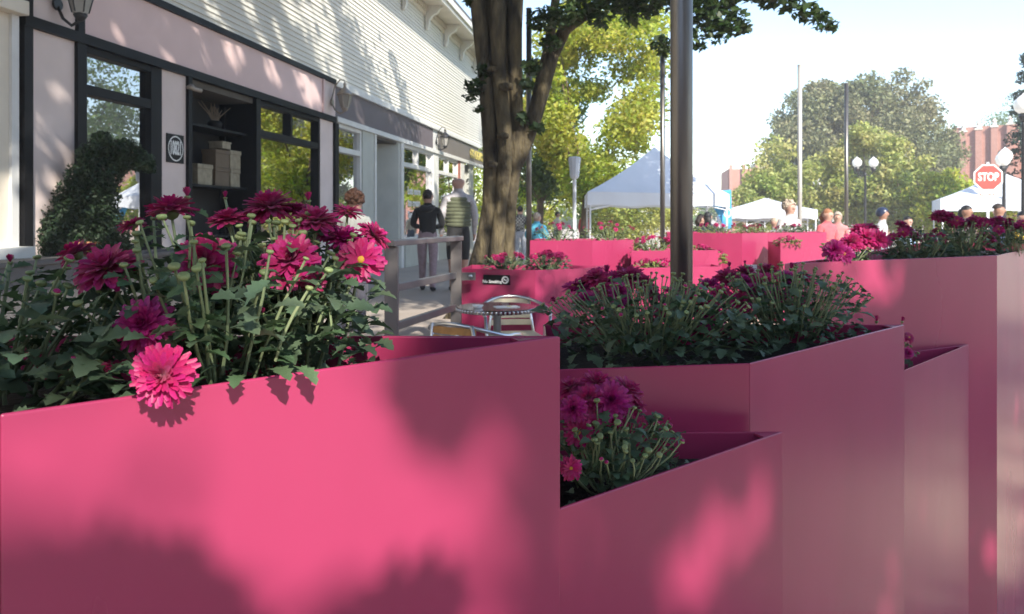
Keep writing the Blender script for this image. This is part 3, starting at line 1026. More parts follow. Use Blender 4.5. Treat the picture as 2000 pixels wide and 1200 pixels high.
# nearest planter, three plants
mum('dark leafy mum with green buds, at the left picture edge of the nearest planter', (-0.545, 0.80, SOIL), 0.20, 0.22, 0.185, buds=60, nleaf=295, nmass=380, leaf=0.037, bud=0.0115, squash=0.5, bed=(POLY_A, 1.44), blooms=[
    B(195, 712, 0.74, 64, (0.9, -0.45, -0.1), 'half'), B(152, 700, 0.73, 27, (-1, -0.2, 0.1), 'half', 'petal_purple'),
    B(20, 512, 0.86, 35, (0.1, -0.3, 1), 'half')])
mum('mum with the bright pink bloom hanging over the nearest rim', (-0.335, 0.86, SOIL), 0.145, 0.16, 0.225, buds=44, nleaf=290, nmass=340, leaf=0.035, squash=0.5, bed=(POLY_A, 1.44), blooms=[
    B(320, 733, 0.688, 131, (0.02, -1, 0.10), 'dense', 'petal_pink'), B(283, 637, 0.75, 123, (0.05, -1, 0.45), 'dense', 'petal_purple'),
    B(402, 515, 0.85, 127, (0.0, -1, 0.45), 'open'), B(210, 528, 0.80, 129, (-0.1, -0.55, 0.9), 'open'),
    B(150, 497, 0.85, 77, (-0.6, -0.1, 0.9), 'open'), B(335, 414, 0.96, 102, (-0.1, 0.05, 1), 'open'),
    B(258, 440, 0.97, 59, (-0.3, -0.1, 1), 'daisy'), B(366, 384, 0.98, 42, (-0.1, 0, 1), 'half'), B(300, 425, 0.99, 42, (0, 0, 1), 'half')])
mum('mum with sunlit leaves and many crimson blooms at the right end of the nearest planter', (-0.268, 0.945, SOIL), 0.10, 0.10, 0.225, buds=52, nleaf=290, nmass=340, leaf=0.034, squash=0.45, bed=(POLY_A, 1.44), blooms=[
    B(567, 512, 0.89, 123, (0.05, -1, 0.62), 'open'), B(705, 508, 0.94, 100, (0.15, -1, 0.15), 'daisy', 'petal_pink'),
    B(672, 470, 0.98, 84, (0.0, -0.35, 1), 'open', 'petal_purple'), B(616, 436, 0.96, 100, (0.1, -0.25, 1), 'open'),
    B(528, 408, 1.00, 108, (-0.05, -0.1, 1), 'dense'), B(728, 462, 0.98, 73, (0.7, -0.2, 0.8), 'open'),
    B(680, 415, 1.01, 64, (0.2, -0.1, 1), 'daisy'), B(445, 432, 0.97, 79, (-0.1, -0.15, 1), 'open'),
    B(440, 386, 1.0, 29, (0, 0, 1), 'half'), B(602, 392, 1.0, 40, (0.1, -0.2, 1), 'half', 'petal_pink'), B(487, 565, 0.85, 32, (0.1, -0.8, 0.6), 'half'),
    B(513, 612, 0.83, 27, (0.2, -0.4, 1), 'half', 'petal_pink'), B(610, 550, 0.90, 59, (0.2, -1, 0.1), 'daisy'), B(580, 415, 1.02, 62, (0.1, -0.1, 1), 'open'),
    B(640, 460, 1.0, 52, (0.1, -0.2, 1), 'daisy'), B(485, 425, 1.0, 58, (0, 0, 1), 'daisy')])

mum('leafy mum at the far left end of the nearest planter, outside the picture', (-0.92, 0.72, SOIL), 0.22, 0.20, 0.18, buds=40, nleaf=120, nmass=220, leaf=0.037, bed=(POLY_A, 1.44), rand_blooms=3, bloom_d=0.06)
# leaves and buds hanging over the near rim are part of that plant: a few set by hand
def extra_leaves(t, items):
    for (p, d, s_) in items:
        o = link('leaf', LEAF, t)
        o.location = Vector(p) - t.location
        o.rotation_mode = 'QUATERNION'
        o.rotation_quaternion = leaf_frame(d, 0.0)
        o.scale = (s_,) * 3


P3 = bpy.data.objects['chrysanthemum_plant.002']
extra_leaves(P3, [(at(520, 722, 0.768), (0.75, -0.6, -0.05), 0.040), (at(572, 715, 0.786), (0.8, -0.45, -0.35), 0.036), (at(620, 665, 0.84), (0.8, -0.3, 0.3), 0.036),
                  (at(650, 640, 0.86), (0.7, -0.2, 0.55), 0.034), (at(560, 690, 0.80), (-0.6, -0.4, 0.1), 0.034), (at(470, 733, 0.752), (0.1, -0.8, -0.1), 0.030),
                  (at(600, 610, 0.86), (0.7, -0.4, 0.1), 0.032), (at(680, 605, 0.91), (0.8, -0.2, 0.2), 0.032)])

# folded middle planter, two plants
mum('broad mum with pale stems in the folded middle planter, left of the dark pole', (0.32, 1.80, 1.262), 0.25, 0.22, 0.205, buds=130, leaf_f=(0.3, 0.85), reach=(0.9, 1.08), nleaf=240, nmass=420, leaf=0.042, bud=0.011, squash=0.62, bed=(POLY_B, 1.312), blooms=[
    B(1165, 545, 1.95, 62, (-0.2, -0.3, 1), 'open', 'petal_pink'), B(1232, 545, 1.98, 70, (0, -0.4, 1), 'open'), B(1120, 560, 1.95, 48, (-0.4, -0.2, 1), 'daisy', 'petal_purple'),
    B(1210, 575, 1.9, 52, (0, -0.9, 0.5), 'dense', 'petal_purple'), B(1270, 575, 1.95, 46, (0.3, -0.4, 1), 'open'), B(1300, 590, 1.95, 44, (0.4, -0.5, 0.8), 'open', 'petal_pink'),
    B(1185, 535, 2.0, 40, (0, 0, 1), 'half'), B(1208, 530, 2.0, 26, (0, 0, 1), 'half'), B(1145, 585, 1.9, 40, (-0.2, -0.8, 0.6), 'open', 'petal_purple'),
    B(1085, 590, 1.9, 30, (-0.7, -0.3, 0.8), 'half'), B(1200, 548, 1.98, 54, (0, -0.5, 1), 'open'), B(1255, 555, 1.97, 50, (0.1, -0.5, 1), 'open'), B(1140, 560, 1.96, 50, (-0.2, -0.5, 1), 'open', 'petal_purple'), B(1290, 615, 1.85, 36, (0.3, -0.8, 0.5), 'open'), B(1180, 570, 1.92, 48, (0, -0.8, 0.6), 'open'), B(1310, 570, 2.0, 40, (0.3, -0.2, 1), 'daisy', 'petal_purple')])
mum('mum thick with dark crimson blooms in the folded middle planter, right of the dark pole', (0.71, 1.97, 1.262), 0.245, 0.17, 0.225, buds=100, leaf_f=(0.3, 0.85), reach=(0.88, 1.06), nleaf=220, nmass=380, leaf=0.040, bud=0.011, squash=0.6, yaw=0.5, bed=(POLY_B, 1.312), blooms=[
    B(1384, 600, 1.87, 52, (0.0, -1, 0.35), 'open', 'petal_pink'), B(1446, 592, 1.93, 50, (0.05, -1, 0.45), 'open'), B(1392, 630, 1.85, 50, (-0.1, -1, 0.2), 'dense', 'petal_purple'),
    B(1562, 600, 2.05, 38, (0.15, -1, 0.3), 'daisy'), B(1490, 555, 2.08, 62, (0.1, -0.4, 1), 'open', 'petal_pink'), B(1535, 548, 2.1, 56, (0.2, -0.3, 1), 'open', 'petal_purple'),
    B(1420, 545, 2.08, 60, (-0.1, -0.3, 1), 'open'), B(1455, 535, 2.12, 50, (0, -0.2, 1), 'dense'), B(1385, 560, 2.05, 48, (-0.2, -0.4, 1), 'open', 'petal_purple'),
    B(1500, 530, 2.15, 48, (0.1, -0.1, 1), 'open'), B(1568, 545, 2.15, 42, (0.4, -0.1, 1), 'open'), B(1470, 570, 2.0, 44, (0, -0.7, 0.8), 'open', 'petal_purple'),
    B(1424, 522, 2.1, 24, (0, 0, 1), 'half'), B(1455, 516, 2.12, 16, (0, 0, 1), 'half'), B(1545, 525, 2.15, 28, (0.2, 0, 1), 'half'), B(1405, 575, 1.95, 46, (-0.1, -0.8, 0.7), 'open', 'petal_pink'), B(1360, 575, 1.98, 46, (-0.3, -0.6, 0.8), 'open'), B(1515, 575, 2.02, 46, (0.1, -0.8, 0.7), 'open', 'petal_purple'), B(1450, 555, 2.08, 52, (0, -0.5, 1), 'open', 'petal_purple'), B(1550, 570, 2.1, 40, (0.2, -0.6, 0.8), 'open'), B(1340, 660, 1.8, 34, (-0.4, -0.9, 0.2), 'daisy', 'petal_pink'),
    B(1520, 620, 2.0, 26, (0.1, -0.8, 0.5), 'half'), B(1590, 560, 2.15, 24, (0.5, 0, 1), 'half')])
t = thing('plant_tag', 'white plastic tag on a stick among the crimson mums right of the pole', 'plant tag', (at(1466, 520, 2.16)[0], 2.16, 1.262))
mb = MB(); mb.box(-0.018, 0.018, -0.0008, 0.0008, 0.17, 0.208); mb.build('tag_card', MAT['sign_white'], t)
mb = MB(); mb.tube([(0, 0.002, 0), (0, 0.002, 0.175)], 0.0015, 5); mb.build('stick', MAT['stem'], t)

# wedge planter
mum('compact mum with pink outer blooms in the low wedge planter', (0.16, 1.275, 1.145), 0.135, 0.105, 0.15, buds=75, nleaf=140, nmass=200, leaf=0.036, bud=0.011, squash=0.7, yaw=0.4, bed=(POLY_C, 1.195), blooms=[
    B(1192, 785, 1.295, 92, (0.05, -0.9, 0.6), 'dense', 'petal_purple'), B(1120, 800, 1.230, 62, (-0.3, -0.9, 0.5), 'dense', 'petal_purple'), B(1165, 752, 1.332, 72, (0, -0.4, 1), 'dense'),
    B(1222, 765, 1.341, 74, (0.4, -0.3, 0.9), 'open'), B(1115, 760, 1.313, 62, (-0.2, -0.3, 1), 'open'), B(1130, 845, 1.221, 62, (-0.1, -1, 0.4), 'daisy'),
    B(1115, 915, 1.129, 50, (0.0, -1, 0.35), 'daisy', 'petal_pink'), B(1155, 830, 1.258, 44, (0.2, -0.8, 0.6), 'open'), B(1180, 815, 1.295, 30, (0, -0.8, 0.6), 'half'),
    B(1205, 812, 1.30, 60, (0.3, -0.7, 0.7), 'open'), B(1150, 780, 1.29, 66, (-0.1, -0.8, 0.7), 'dense'), B(1240, 795, 1.33, 50, (0.5, -0.5, 0.7), 'open'), B(1272, 826, 1.351, 28, (0.5, -0.3, 0.8), 'half'), B(1305, 822, 1.369, 18, (0.6, 0, 0.9), 'half'), B(1235, 858, 1.295, 18, (0.3, -0.7, 0.6), 'half')])
# wedge planter behind
mum('small mum peeping out of the low wedge planter behind the middle one', (1.29, 2.70, 1.035), 0.13, 0.10, 0.16, buds=34, nleaf=40, nmass=110, leaf=0.036, bud=0.011, bed=(POLY_D, 1.105), blooms=[
    B(1775, 660, 2.62, 26, (0.3, -0.8, 0.6), 'daisy'), B(1772, 690, 2.58, 26, (0.1, -0.9, 0.4), 'dense', 'petal_purple'), B(1712, 628, 2.72, 26, (-0.1, -0.2, 1), 'half'), B(1762, 628, 2.75, 22, (0.1, -0.2, 1), 'half')])
# tall planter at the right: four plants
mum('mum spilling hot pink blooms over the left tip of the tall planter', (1.20, 2.80, 1.40), 0.13, 0.09, 0.125, buds=22, nleaf=40, nmass=90, leaf=0.036, bud=0.010, yaw=0.5, bed=(POLY_E, 1.45), blooms=[
    B(1630, 490, 2.72, 48, (-0.5, -0.7, 0.5), 'open', 'petal_purple'), B(1662, 475, 2.75, 48, (-0.3, -0.6, 0.8), 'dense', 'petal_pink'), B(1690, 466, 2.80, 50, (0, -0.8, 0.7), 'open', 'petal_pink'),
    B(1714, 468, 2.8, 46, (0.1, -0.9, 0.5), 'dense', 'petal_pink'), B(1680, 452, 2.85, 44, (0, -0.4, 1), 'open', 'petal_pink'), B(1650, 497, 2.7, 40, (-0.5, -0.7, 0.3), 'daisy', 'petal_purple'),
    B(1700, 445, 2.9, 36, (0, -0.3, 1), 'daisy'), B(1730, 470, 2.85, 30, (0.2, -0.8, 0.5), 'daisy')])
for lab, px, Y, rx_, hh, nb, bl in (
        ('second mum from the tip of the tall planter, mostly dark green buds', 1790, 3.05, 0.17, 0.165, 70, [(1770, 452, 38), (1785, 464, 36), (1815, 466, 32), (1760, 440, 28)]),
        ('tallest mum of the tall planter, dark crimson on top', 1880, 3.28, 0.17, 0.20, 80, [(1850, 428, 44), (1865, 436, 40), (1835, 424, 40), (1875, 440, 36), (1925, 468, 44), (1900, 436, 34)]),
        ('mum of the tall planter cut off by the right edge of the picture', 1975, 3.58, 0.22, 0.19, 90, [(1915, 436, 34), (1935, 438, 36), (1965, 440, 40), (1985, 448, 40), (1998, 444, 34), (1950, 432, 30)])):
    c = at(px, 500, Y)
    mum(lab, (c.x, c.y, 1.40), rx_, 0.12, hh, buds=nb, nleaf=70, nmass=240, leaf=0.038, bud=0.010, yaw=0.65,
        bed=(POLY_E, 1.45), blooms=[B(a, b, Y + 0.02, d, (random.uniform(-.3, .3), -0.4, 0.9), 'open') for a, b, d in bl], rand_blooms=4, bloom_d=0.05, kinds=('open', 'daisy'))

# farther planters
LOWK = ('low',)
for lab, c, rx_, ry_, hh, nbl, cols, mm in (
        ('pale green mum with pink blooms at the tree foot above the no smoking plate', (-0.06, 7.25, 1.095), 0.24, 0.18, 0.17, 10, ('petal_pink',), 'leafmass'),
        ('rounded mum covered in pink blooms on the no smoking planter, right of the thin pole', (0.34, 7.2, 1.095), 0.21, 0.17, 0.19, 26, ('petal_pink', 'petal_pink', 'petal'), 'leafmass'),
        ('dark mum with crimson blooms beside the sky blue jacket', (0.55, 9.4, 1.292), 0.30, 0.22, 0.24, 14, ('petal', 'petal'), 'leafmass'),
        ('pale sunlit mum spilling down the planter left of the tent leg', (1.20, 9.4, 1.292), 0.34, 0.26, 0.26, 12, ('petal_pink',), 'leaf_sun'),
        ('bright green mum in the stepped planter left of the dark pole', (1.62, 8.85, 1.19), 0.25, 0.18, 0.2, 22, ('petal_pink',), 'leaf_sun'),
        ('red blooms in the lowest stepped planter left of the dark pole', (1.55, 8.25, 1.035), 0.24, 0.12, 0.12, 22, ('petal_pink',), 'leaf_sun'),
        ('low yellow green mum along the sunlit planter wall, below the navy shirt', (2.80, 10.4, 1.36), 0.42, 0.22, 0.17, 14, ('petal_pink',), 'leaf_sun'),
        ('pale mum on the sunlit planter wall below the white shirt', (3.42, 10.65, 1.36), 0.28, 0.2, 0.14, 5, ('petal_pink',), 'leaf_sun'),
        ('small dark mum at the foot of the pale thin pole', (3.92, 10.75, 1.36), 0.2, 0.16, 0.16, 8, ('petal',), 'leafmass'),
        ('red blooms in the small planter right beside the dark pole', (2.24, 9.3, 1.14), 0.17, 0.12, 0.13, 14, ('petal_pink',), 'leaf_sun'),
        ('tuft of yellow green leaves hanging from the small planter beside the dark pole', (2.48, 9.22, 1.06), 0.09, 0.08, 0.15, 5, ('petal_pink',), 'leaf_sun'),
        ('tuft of pale leaves in the tiny side planter', (3.46, 9.62, 1.24), 0.16, 0.12, 0.14, 5, ('petal_pink',), 'leaf_sun')):
    if mm == 'leaf_sun' and mm not in MAT:
        MAT[mm] = mat('yellow_green_mum_leaf', (0.16, 0.20, 0.05), rough=0.5, var=0.2, scale=40, island=0.3, trans=0.25)
    mum(lab, c, rx_, ry_, hh, buds=16, nleaf=0, nmass=200, leaf=0.055, bud=0.018, stem_r=0.003, rand_blooms=nbl, bloom_d=0.07, kinds=LOWK, cols=cols, mass_m=mm)

# ------------------------------------------------------------------ poles
def pole(label, px, Y, dia, ztop, lean=0.0, m='pole'):
    x = (px - 1000) / 1500 * Y
    t = thing('light_pole', label, 'pole', (x, Y, ground_z(Y)), 0, 'tall thin poles between the planters')
    H = ztop - ground_z(Y)
    mb = MB()
    r = dia / 2
    prof = [(r * math.cos(R(k * 11.25)), r * math.sin(R(k * 11.25))) for k in range(32)]
    mb.prism(prof, 0.01, H)
    o = mb.build('shaft', MAT[m], t, smooth=True)
    for pl in o.data.polygons:
        if len(pl.vertices) > 4: pl.use_smooth = False
    o.rotation_euler = (0, lean, R(28))
    mb = MB(); mb.box(-r * 2.2, r * 2.2, -r * 2.2, r * 2.2, 0, 0.012); mb.build('base_plate', MAT[m], t)
    mb = MB(); mb.prism([(p[0] * 1.05, p[1] * 1.05) for p in prof], H, H + 0.02); o = mb.build('cap', MAT[m], t); o.rotation_euler = (0, lean, R(28))
    return t


pole('thick dark pole rising out of the crimson mums in the middle', 1331, 2.36, 0.068, 4.4)
pole('thin dark pole in front of the big tree trunk', 1033, 10.3, 0.075, 4.4)
pole('thin pole just left of the thick dark pole, in front of the tent', 1294, 11.8, 0.075, 4.4)
pole('pale sunlit thin pole standing against the white sky', 1562, 14.1, 0.08, 4.4, m='pole_sunlit')
pole('thin dark pole in front of the wide olive tree', 1653, 16.0, 0.08, 4.4)

# ------------------------------------------------------------------ railing
t = thing('railing', 'grey metal railing with three rails beside the planter', 'railing', (-0.862, 5.5, 0))
RAILV = Vector((0.368, 1.3, 0))
for f in (0.0, 1.0):
    p = RAILV * f
    mb = MB(); mb.box(p.x - 0.048, p.x + 0.048, p.y - 0.03, p.y + 0.03, SW - 0.02, 1.40); mb.build('post', MAT['rail'], t, bevel=0.004)
ang = math.atan2(RAILV.y, RAILV.x)
Lr = RAILV.length
T = Matrix.Rotation(ang, 4, 'Z')
mb = MB(); mb.box(-0.06, Lr + 0.06, -0.05, 0.05, 1.402, 1.445, T=T); mb.build('top_rail', MAT['rail'], t, bevel=0.006)
for zz in (1.10, 0.82):
    mb = MB(); mb.box(0.045, Lr - 0.045, -0.022, 0.022, zz - 0.028, zz + 0.028, T=T); mb.build('rail', MAT['rail'], t, bevel=0.005)
mb = MB(); mb.box(RAILV.x + 0.049, RAILV.x + 0.17, RAILV.y + 0.02, RAILV.y + 0.035, 1.05, 1.12); mb.build('bracket', MAT['rail'], t)
mb = MB(); mb.lathe([(0.02, 0), (0.02, 0.006), (0.012, 0.012)], 12); o = mb.build('bolt', MAT['alu'], t, smooth=True)
o.location = (RAILV.x + 0.125, RAILV.y + 0.02, 1.085); o.rotation_euler = (R(90), 0, 0)

# no smoking plate on the planter face
a = Vector((-0.467, 7.0)); b = Vector((0.204, 6.79)); dv = (b - a).normalized()
pp = a + dv * 0.345
t = thing('no_smoking_sign', 'black no smoking plate with round white symbol on the magenta planter', 'sign', (pp.x, pp.y, 1.05), math.atan2(dv.y, dv.x))
mb = MB(); mb.box(-0.127, 0.127, -0.008, -0.0005, -0.043, 0.043); mb.build('plate', MAT['black'], t, bevel=0.003)
o = link('lettering', text_mesh('No Smoking', 0.036, 0.0008, MAT['sign_white'], 'lettering', bold=0.0012), t); o.rotation_euler = (R(90), 0, 0); o.location = (-0.04, -0.0095, -0.018)
mb = MB()
def ring(mb, r0, r1, cx, y, n=28):
    for k in range(n):
        a, b = 2 * math.pi * k / n, 2 * math.pi * (k + 1) / n
        mb.add([(cx + r1 * math.cos(a), y, r1 * math.sin(a)), (cx + r1 * math.cos(b), y, r1 * math.sin(b)), (cx + r0 * math.cos(b), y, r0 * math.sin(b)), (cx + r0 * math.cos(a), y, r0 * math.sin(a))], [(0, 1, 2, 3)])
ring(mb, 0.022, 0.034, 0.083, -0.0095)
Tm = Matrix.Translation((0.083, 0, 0)) @ Matrix.Rotation(R(45), 4, 'Y')
mb.box(-0.026, 0.026, -0.0099, -0.0096, -0.004, 0.004, T=Tm)
mb.box(0.066, 0.100, -0.0093, -0.009, -0.004, 0.003)
mb.build('symbol', MAT['sign_white'], t)

# ------------------------------------------------------------------ café table and chairs
gt = ground_z(5.7)
t = thing('cafe_table', 'round steel café table in front of the no smoking planter', 'table', (-0.11, 5.70, gt))
mb = MB(); mb.lathe([(0.05, 0.715), (0.295, 0.715), (0.302, 0.720), (0.302, 0.742), (0.297, 0.747), (0.02, 0.747)], 48); mb.build('table_top', MAT['table'], t)
mb = MB()
for k in range(60):
    a = 2 * math.pi * k / 60
    mb.lathe([(0.003, -0.011), (0.008, -0.006), (0.008, 0.006), (0.003, 0.011)], 6, c=(0.303 * math.cos(a), 0.303 * math.sin(a), 0.731))
mb.build('fluted_edge', MAT['alu'], t, smooth=True)
mb = MB(); mb.lathe([(0.03, 0.03), (0.028, 0.70), (0.06, 0.714)], 16); mb.build('pedestal', MAT['alu'], t, smooth=True)
for k in range(4):
    a = math.pi / 4 + math.pi / 2 * k
    mb = MB(); mb.tube([(0, 0, 0.06), (0.16 * math.cos(a), 0.16 * math.sin(a), 0.045), (0.27 * math.cos(a), 0.27 * math.sin(a), 0.012)], [0.022, 0.018, 0.012], 8); mb.build('foot', MAT['alu'], t)
t2 = thing('table_menu', 'small printed card lying on the café table', 'card', (-0.04, 5.66, gt + 0.748), 0.3)
mb = MB(); mb.box(-0.09, 0.09, -0.05, 0.05, 0, 0.004); mb.build('card', MAT['sign_white'], t2)
mb = MB(); mb.lathe([(0.02, 0.0041), (0.018, 0.006)], 12, c=(0.02, 0, 0)); mb.build('emblem', MAT['gold'], t2)
t3 = thing('ashtray', 'small pale ashtray near the edge of the café table', 'ashtray', (-0.25, 5.60, gt + 0.748))
mb = MB(); mb.lathe([(0.03, 0), (0.042, 0.022), (0.034, 0.022), (0.024, 0.006)], 16); mb.build('bowl', MAT['sign_white'], t3, smooth=True)


def chair(label, loc, rz, slat):
    """aluminium café armchair, facing -y"""
    t = thing('cafe_chair', label, 'chair', loc, rz, 'aluminium café chairs')
    W2, D2 = 0.27, 0.25
    # arm and back hoop: one bent tube
    pts = []
    for k in range(25):
        a = R(-12 + 204 * k / 24)
        x = 0.285 * math.cos(a); y = 0.26 * math.sin(a) + 0.0
        z = 0.655 + 0.085 * max(0, math.sin(a)) ** 1.6
        pts.append((x, y, z))
    pts = [(0.26, -0.20, 0.62), (0.275, -0.14, 0.645)] + pts + [(-0.275, -0.14, 0.645), (-0.26, -0.20, 0.62)]
    mb = MB(); mb.tube(pts, 0.013, 10); mb.build('arm_hoop', MAT['alu'], t, smooth=True)
    for sx in (-1, 1):
        mb = MB(); mb.tube([(sx * 0.26, -0.20, 0.62), (sx * 0.25, -0.22, 0.45), (sx * 0.255, -0.25, 0.0)], 0.012, 8); mb.build('leg', MAT['alu'], t, smooth=True)
        mb = MB(); mb.tube([(sx * 0.15, 0.235, 0.735), (sx * 0.19, 0.20, 0.44), (sx * 0.22, 0.27, 0.0)], 0.012, 8); mb.build('leg', MAT['alu'], t, smooth=True)
        mb = MB(); mb.tube([(sx * 0.245, -0.215, 0.43), (sx * 0.20, 0.205, 0.42)], 0.011, 8); mb.build('seat_rail', MAT['alu'], t, smooth=True)
    for k in range(6):
        y = -0.20 + 0.073 * k
        mb = MB(); mb.box(-0.225 + 0.006 * k, 0.225 - 0.006 * k, y, y + 0.058, 0.438, 0.450); mb.build('seat_slat', slat, t, bevel=0.003)
    for k in range(4):
        z = 0.50 + 0.058 * k
        mb = MB()
        pr = []
        for q in range(9):
            u = -1 + q / 4
            pr.append((0.17 * u, 0.232 - 0.03 * u * u + 0.02 * k / 4))
        n = len(pr)
        vs = []
        for (x, y) in pr:
            vs += [(x, y, z), (x, y + 0.010, z), (x, y + 0.010, z + 0.046), (x, y, z + 0.046)]
        fs = []
        for q in range(n - 1):
            o4 = q * 4
            for w_ in range(4):
                fs.append((o4 + w_, o4 + (w_ + 1) % 4, o4 + 4 + (w_ + 1) % 4, o4 + 4 + w_))
        fs += [(3, 2, 1, 0), tuple((n - 1) * 4 + i for i in range(4))]
        mb.add(vs, fs)
        mb.build('back_slat', slat, t)
    return t


chair('café chair with pale slats on the far side of the round table', (0.02, 6.28, ground_z(6.25)), R(8), MAT['slat_pale'])
chair('café chair with honey wood slats, half hidden by the nearest planter', (-0.26, 5.02, 0.2), R(150), MAT['slat'])

# ------------------------------------------------------------------ trees
def np_leaves(name, P, size, m, parent, up=0.5, shape=0.55, kind=None):
    """many small leaf faces at the points P"""
    n = len(P)
    nrm = RNG.normal(size=(n, 3)); nrm[:, 2] += up * 1.6
    nrm /= np.linalg.norm(nrm, axis=1)[:, None]
    a = RNG.normal(size=(n, 3))
    a -= nrm * np.sum(a * nrm, axis=1)[:, None]
    a /= np.linalg.norm(a, axis=1)[:, None]
    b = np.cross(nrm, a)
    s = (size if np.isscalar(size) else np.asarray(size)[:, None]) * RNG.uniform(0.6, 1.25, size=(n, 1))
    v0 = P - a * s * 0.5
    v1 = P + b * s * shape * 0.5 + nrm * s * 0.08 - a * s * 0.05
    v2 = P + a * s * 0.5 - nrm * s * 0.06
    v3 = P - b * s * shape * 0.5 + nrm * s * 0.08 - a * s * 0.05
    V = np.stack([v0, v1, v2, v3], axis=1).reshape(-1, 3)
    F = np.arange(n * 4).reshape(n, 4)
    o = link(name, np_mesh(name, V, F, m), parent)
    if kind: o['kind'] = kind
    return o


def clump_points(n, centres, radii, flat=0.8):
    k = len(centres)
    w = np.asarray(radii) ** 2
    idx = RNG.choice(k, size=n, p=w / w.sum())
    d = RNG.normal(size=(n, 3))
    d /= np.linalg.norm(d, axis=1)[:, None]
    r = RNG.uniform(0.15, 1.0, size=(n, 1)) ** 0.6
    d *= r * np.asarray(radii)[idx][:, None]
    d[:, 2] *= flat
    return np.asarray(centres)[idx] + d


def ellipsoid_clumps(c, r, k, rc, shell=0.45):
    out = []
    for i in range(k):
        d = RNG.normal(size=3); d /= np.linalg.norm(d)
        f = RNG.uniform(shell, 1.0) ** 0.7
        out.append(np.array(c) + d * f * np.array(r))
    return np.array(out), RNG.uniform(rc * 0.6, rc * 1.3, size=k)


def branch(mb, p0, p1, r0, r1, seg=6, wob=0.06, n=8):
    p0, p1 = Vector(p0), Vector(p1)
    L = (p1 - p0).length
    pts, rad = [], []
    for i in range(seg + 1):
        t = i / seg
        q = p0.lerp(p1, t)
        if 0 < i < seg:
            q += Vector((random.gauss(0, 1), random.gauss(0, 1), random.gauss(0, 0.6))) * wob * L / seg
        q.z += 0.10 * L * math.sin(math.pi * t) * (1 if p1.z < p0.z + L * 0.6 else 0.2)
        pts.append(q); rad.append(r0 + (r1 - r0) * t)
    mb.tube(pts, rad, n, jitter=0.05)
    return pts


def tree(label, x, y, z0, trunk_h, crown_c, crown_r, nleaf, leaf, m, k=40, rc=0.9, r0=0.2, bark='bark2', group=None, shell=0.4, gaps=None, name='tree', flat=0.8, up=0.5, limbs=9, extra=None, keep=None, shape=0.55, low=None):
    t = thing(name, label, 'tree', (x, y, z0), 0, group)
    loc = np.array((x, y, z0))
    cs, rs = ellipsoid_clumps(crown_c, crown_r, k, rc, shell)
    if extra is not None:
        cs = np.vstack([cs, np.array([e[:3] for e in extra])]); rs = np.concatenate([rs, np.array([e[3] for e in extra])])
    mb = MB()
    base = Vector((0, 0, 0))
    top = Vector((crown_c[0] - x, crown_c[1] - y, crown_c[2] - z0))
    fork = Vector((top.x * 0.3, top.y * 0.3, trunk_h))
    mb.tube([base + Vector((0, 0, -0.1)), base + Vector((0, 0, 0.25)), base.lerp(fork, 0.5) + Vector((random.gauss(0, .04), 0, 0)), fork], [r0 * 1.5, r0 * 1.08, r0 * 0.9, r0 * 0.75], 12, jitter=0.06)
    order = np.argsort(-rs)[:limbs]
    for i in order:
        e = Vector(cs[i] - loc)
        if low is not None:      # no heavy limb across the opening that lights the near planter
            mid = [Vector(loc) + fork.lerp(e, f_) - Vector((-0.2, 0.82, 1.3)) for f_ in (0.2, 0.4, 0.6, 0.8, 1.0)]
            if min((m_ - SUN_FROM * m_.dot(SUN_FROM)).length for m_ in mid) < 0.6:
                continue
        branch(mb, fork * random.uniform(0.8, 1.0), e, r0 * random.uniform(0.3, 0.5), r0 * 0.08)
    if low is not None:
        for l in low:      # twigs run along the sun line so only the added sprays shade
            q = Vector(np.array(l[:3]) - loc)
            mb.tube([q + SUN_FROM * 5.2, q + SUN_FROM * 2.5, q], [0.010, 0.006, 0.003], 5)
    mb.build('trunk', MAT[bark], t, smooth=True)
    P = clump_points(nleaf, cs, rs, flat)
    if gaps is not None:
        P = gaps(P)
    if keep is not None:
        P = P[keep(P)]
    sz = np.full(len(P), leaf)
    if low is not None:
        PL_ = clump_points(230 * len(low), np.array([l[:3] for l in low]), np.array([l[3] for l in low]), 0.9)
        P = np.vstack([P, PL_]); sz = np.concatenate([sz, np.full(len(PL_), 0.06)])
    np_leaves('crown', P - loc, sz, m, t, up, shape)
    return t


SD = np.array(SUN_FROM)


def gap_filter(gaps):
    """openings in a crown: leaves whose shadow would fall inside one of these spots are left off"""
    G = np.array([g[:3] for g in gaps]); Rr = np.array([g[3] for g in gaps])

    def f(P):
        ok = np.ones(len(P), dtype=bool)
        for c, r in zip(G, Rr):
            v = P - c
            along = v @ SD
            d = np.linalg.norm(v - along[:, None] * SD[None], axis=1)
            ok &= ~((d < r) & (along > 0))
        ok |= RNG.random(len(P)) < 0.05      # a few stray leaves stay in every opening
        return P[ok]
    return f


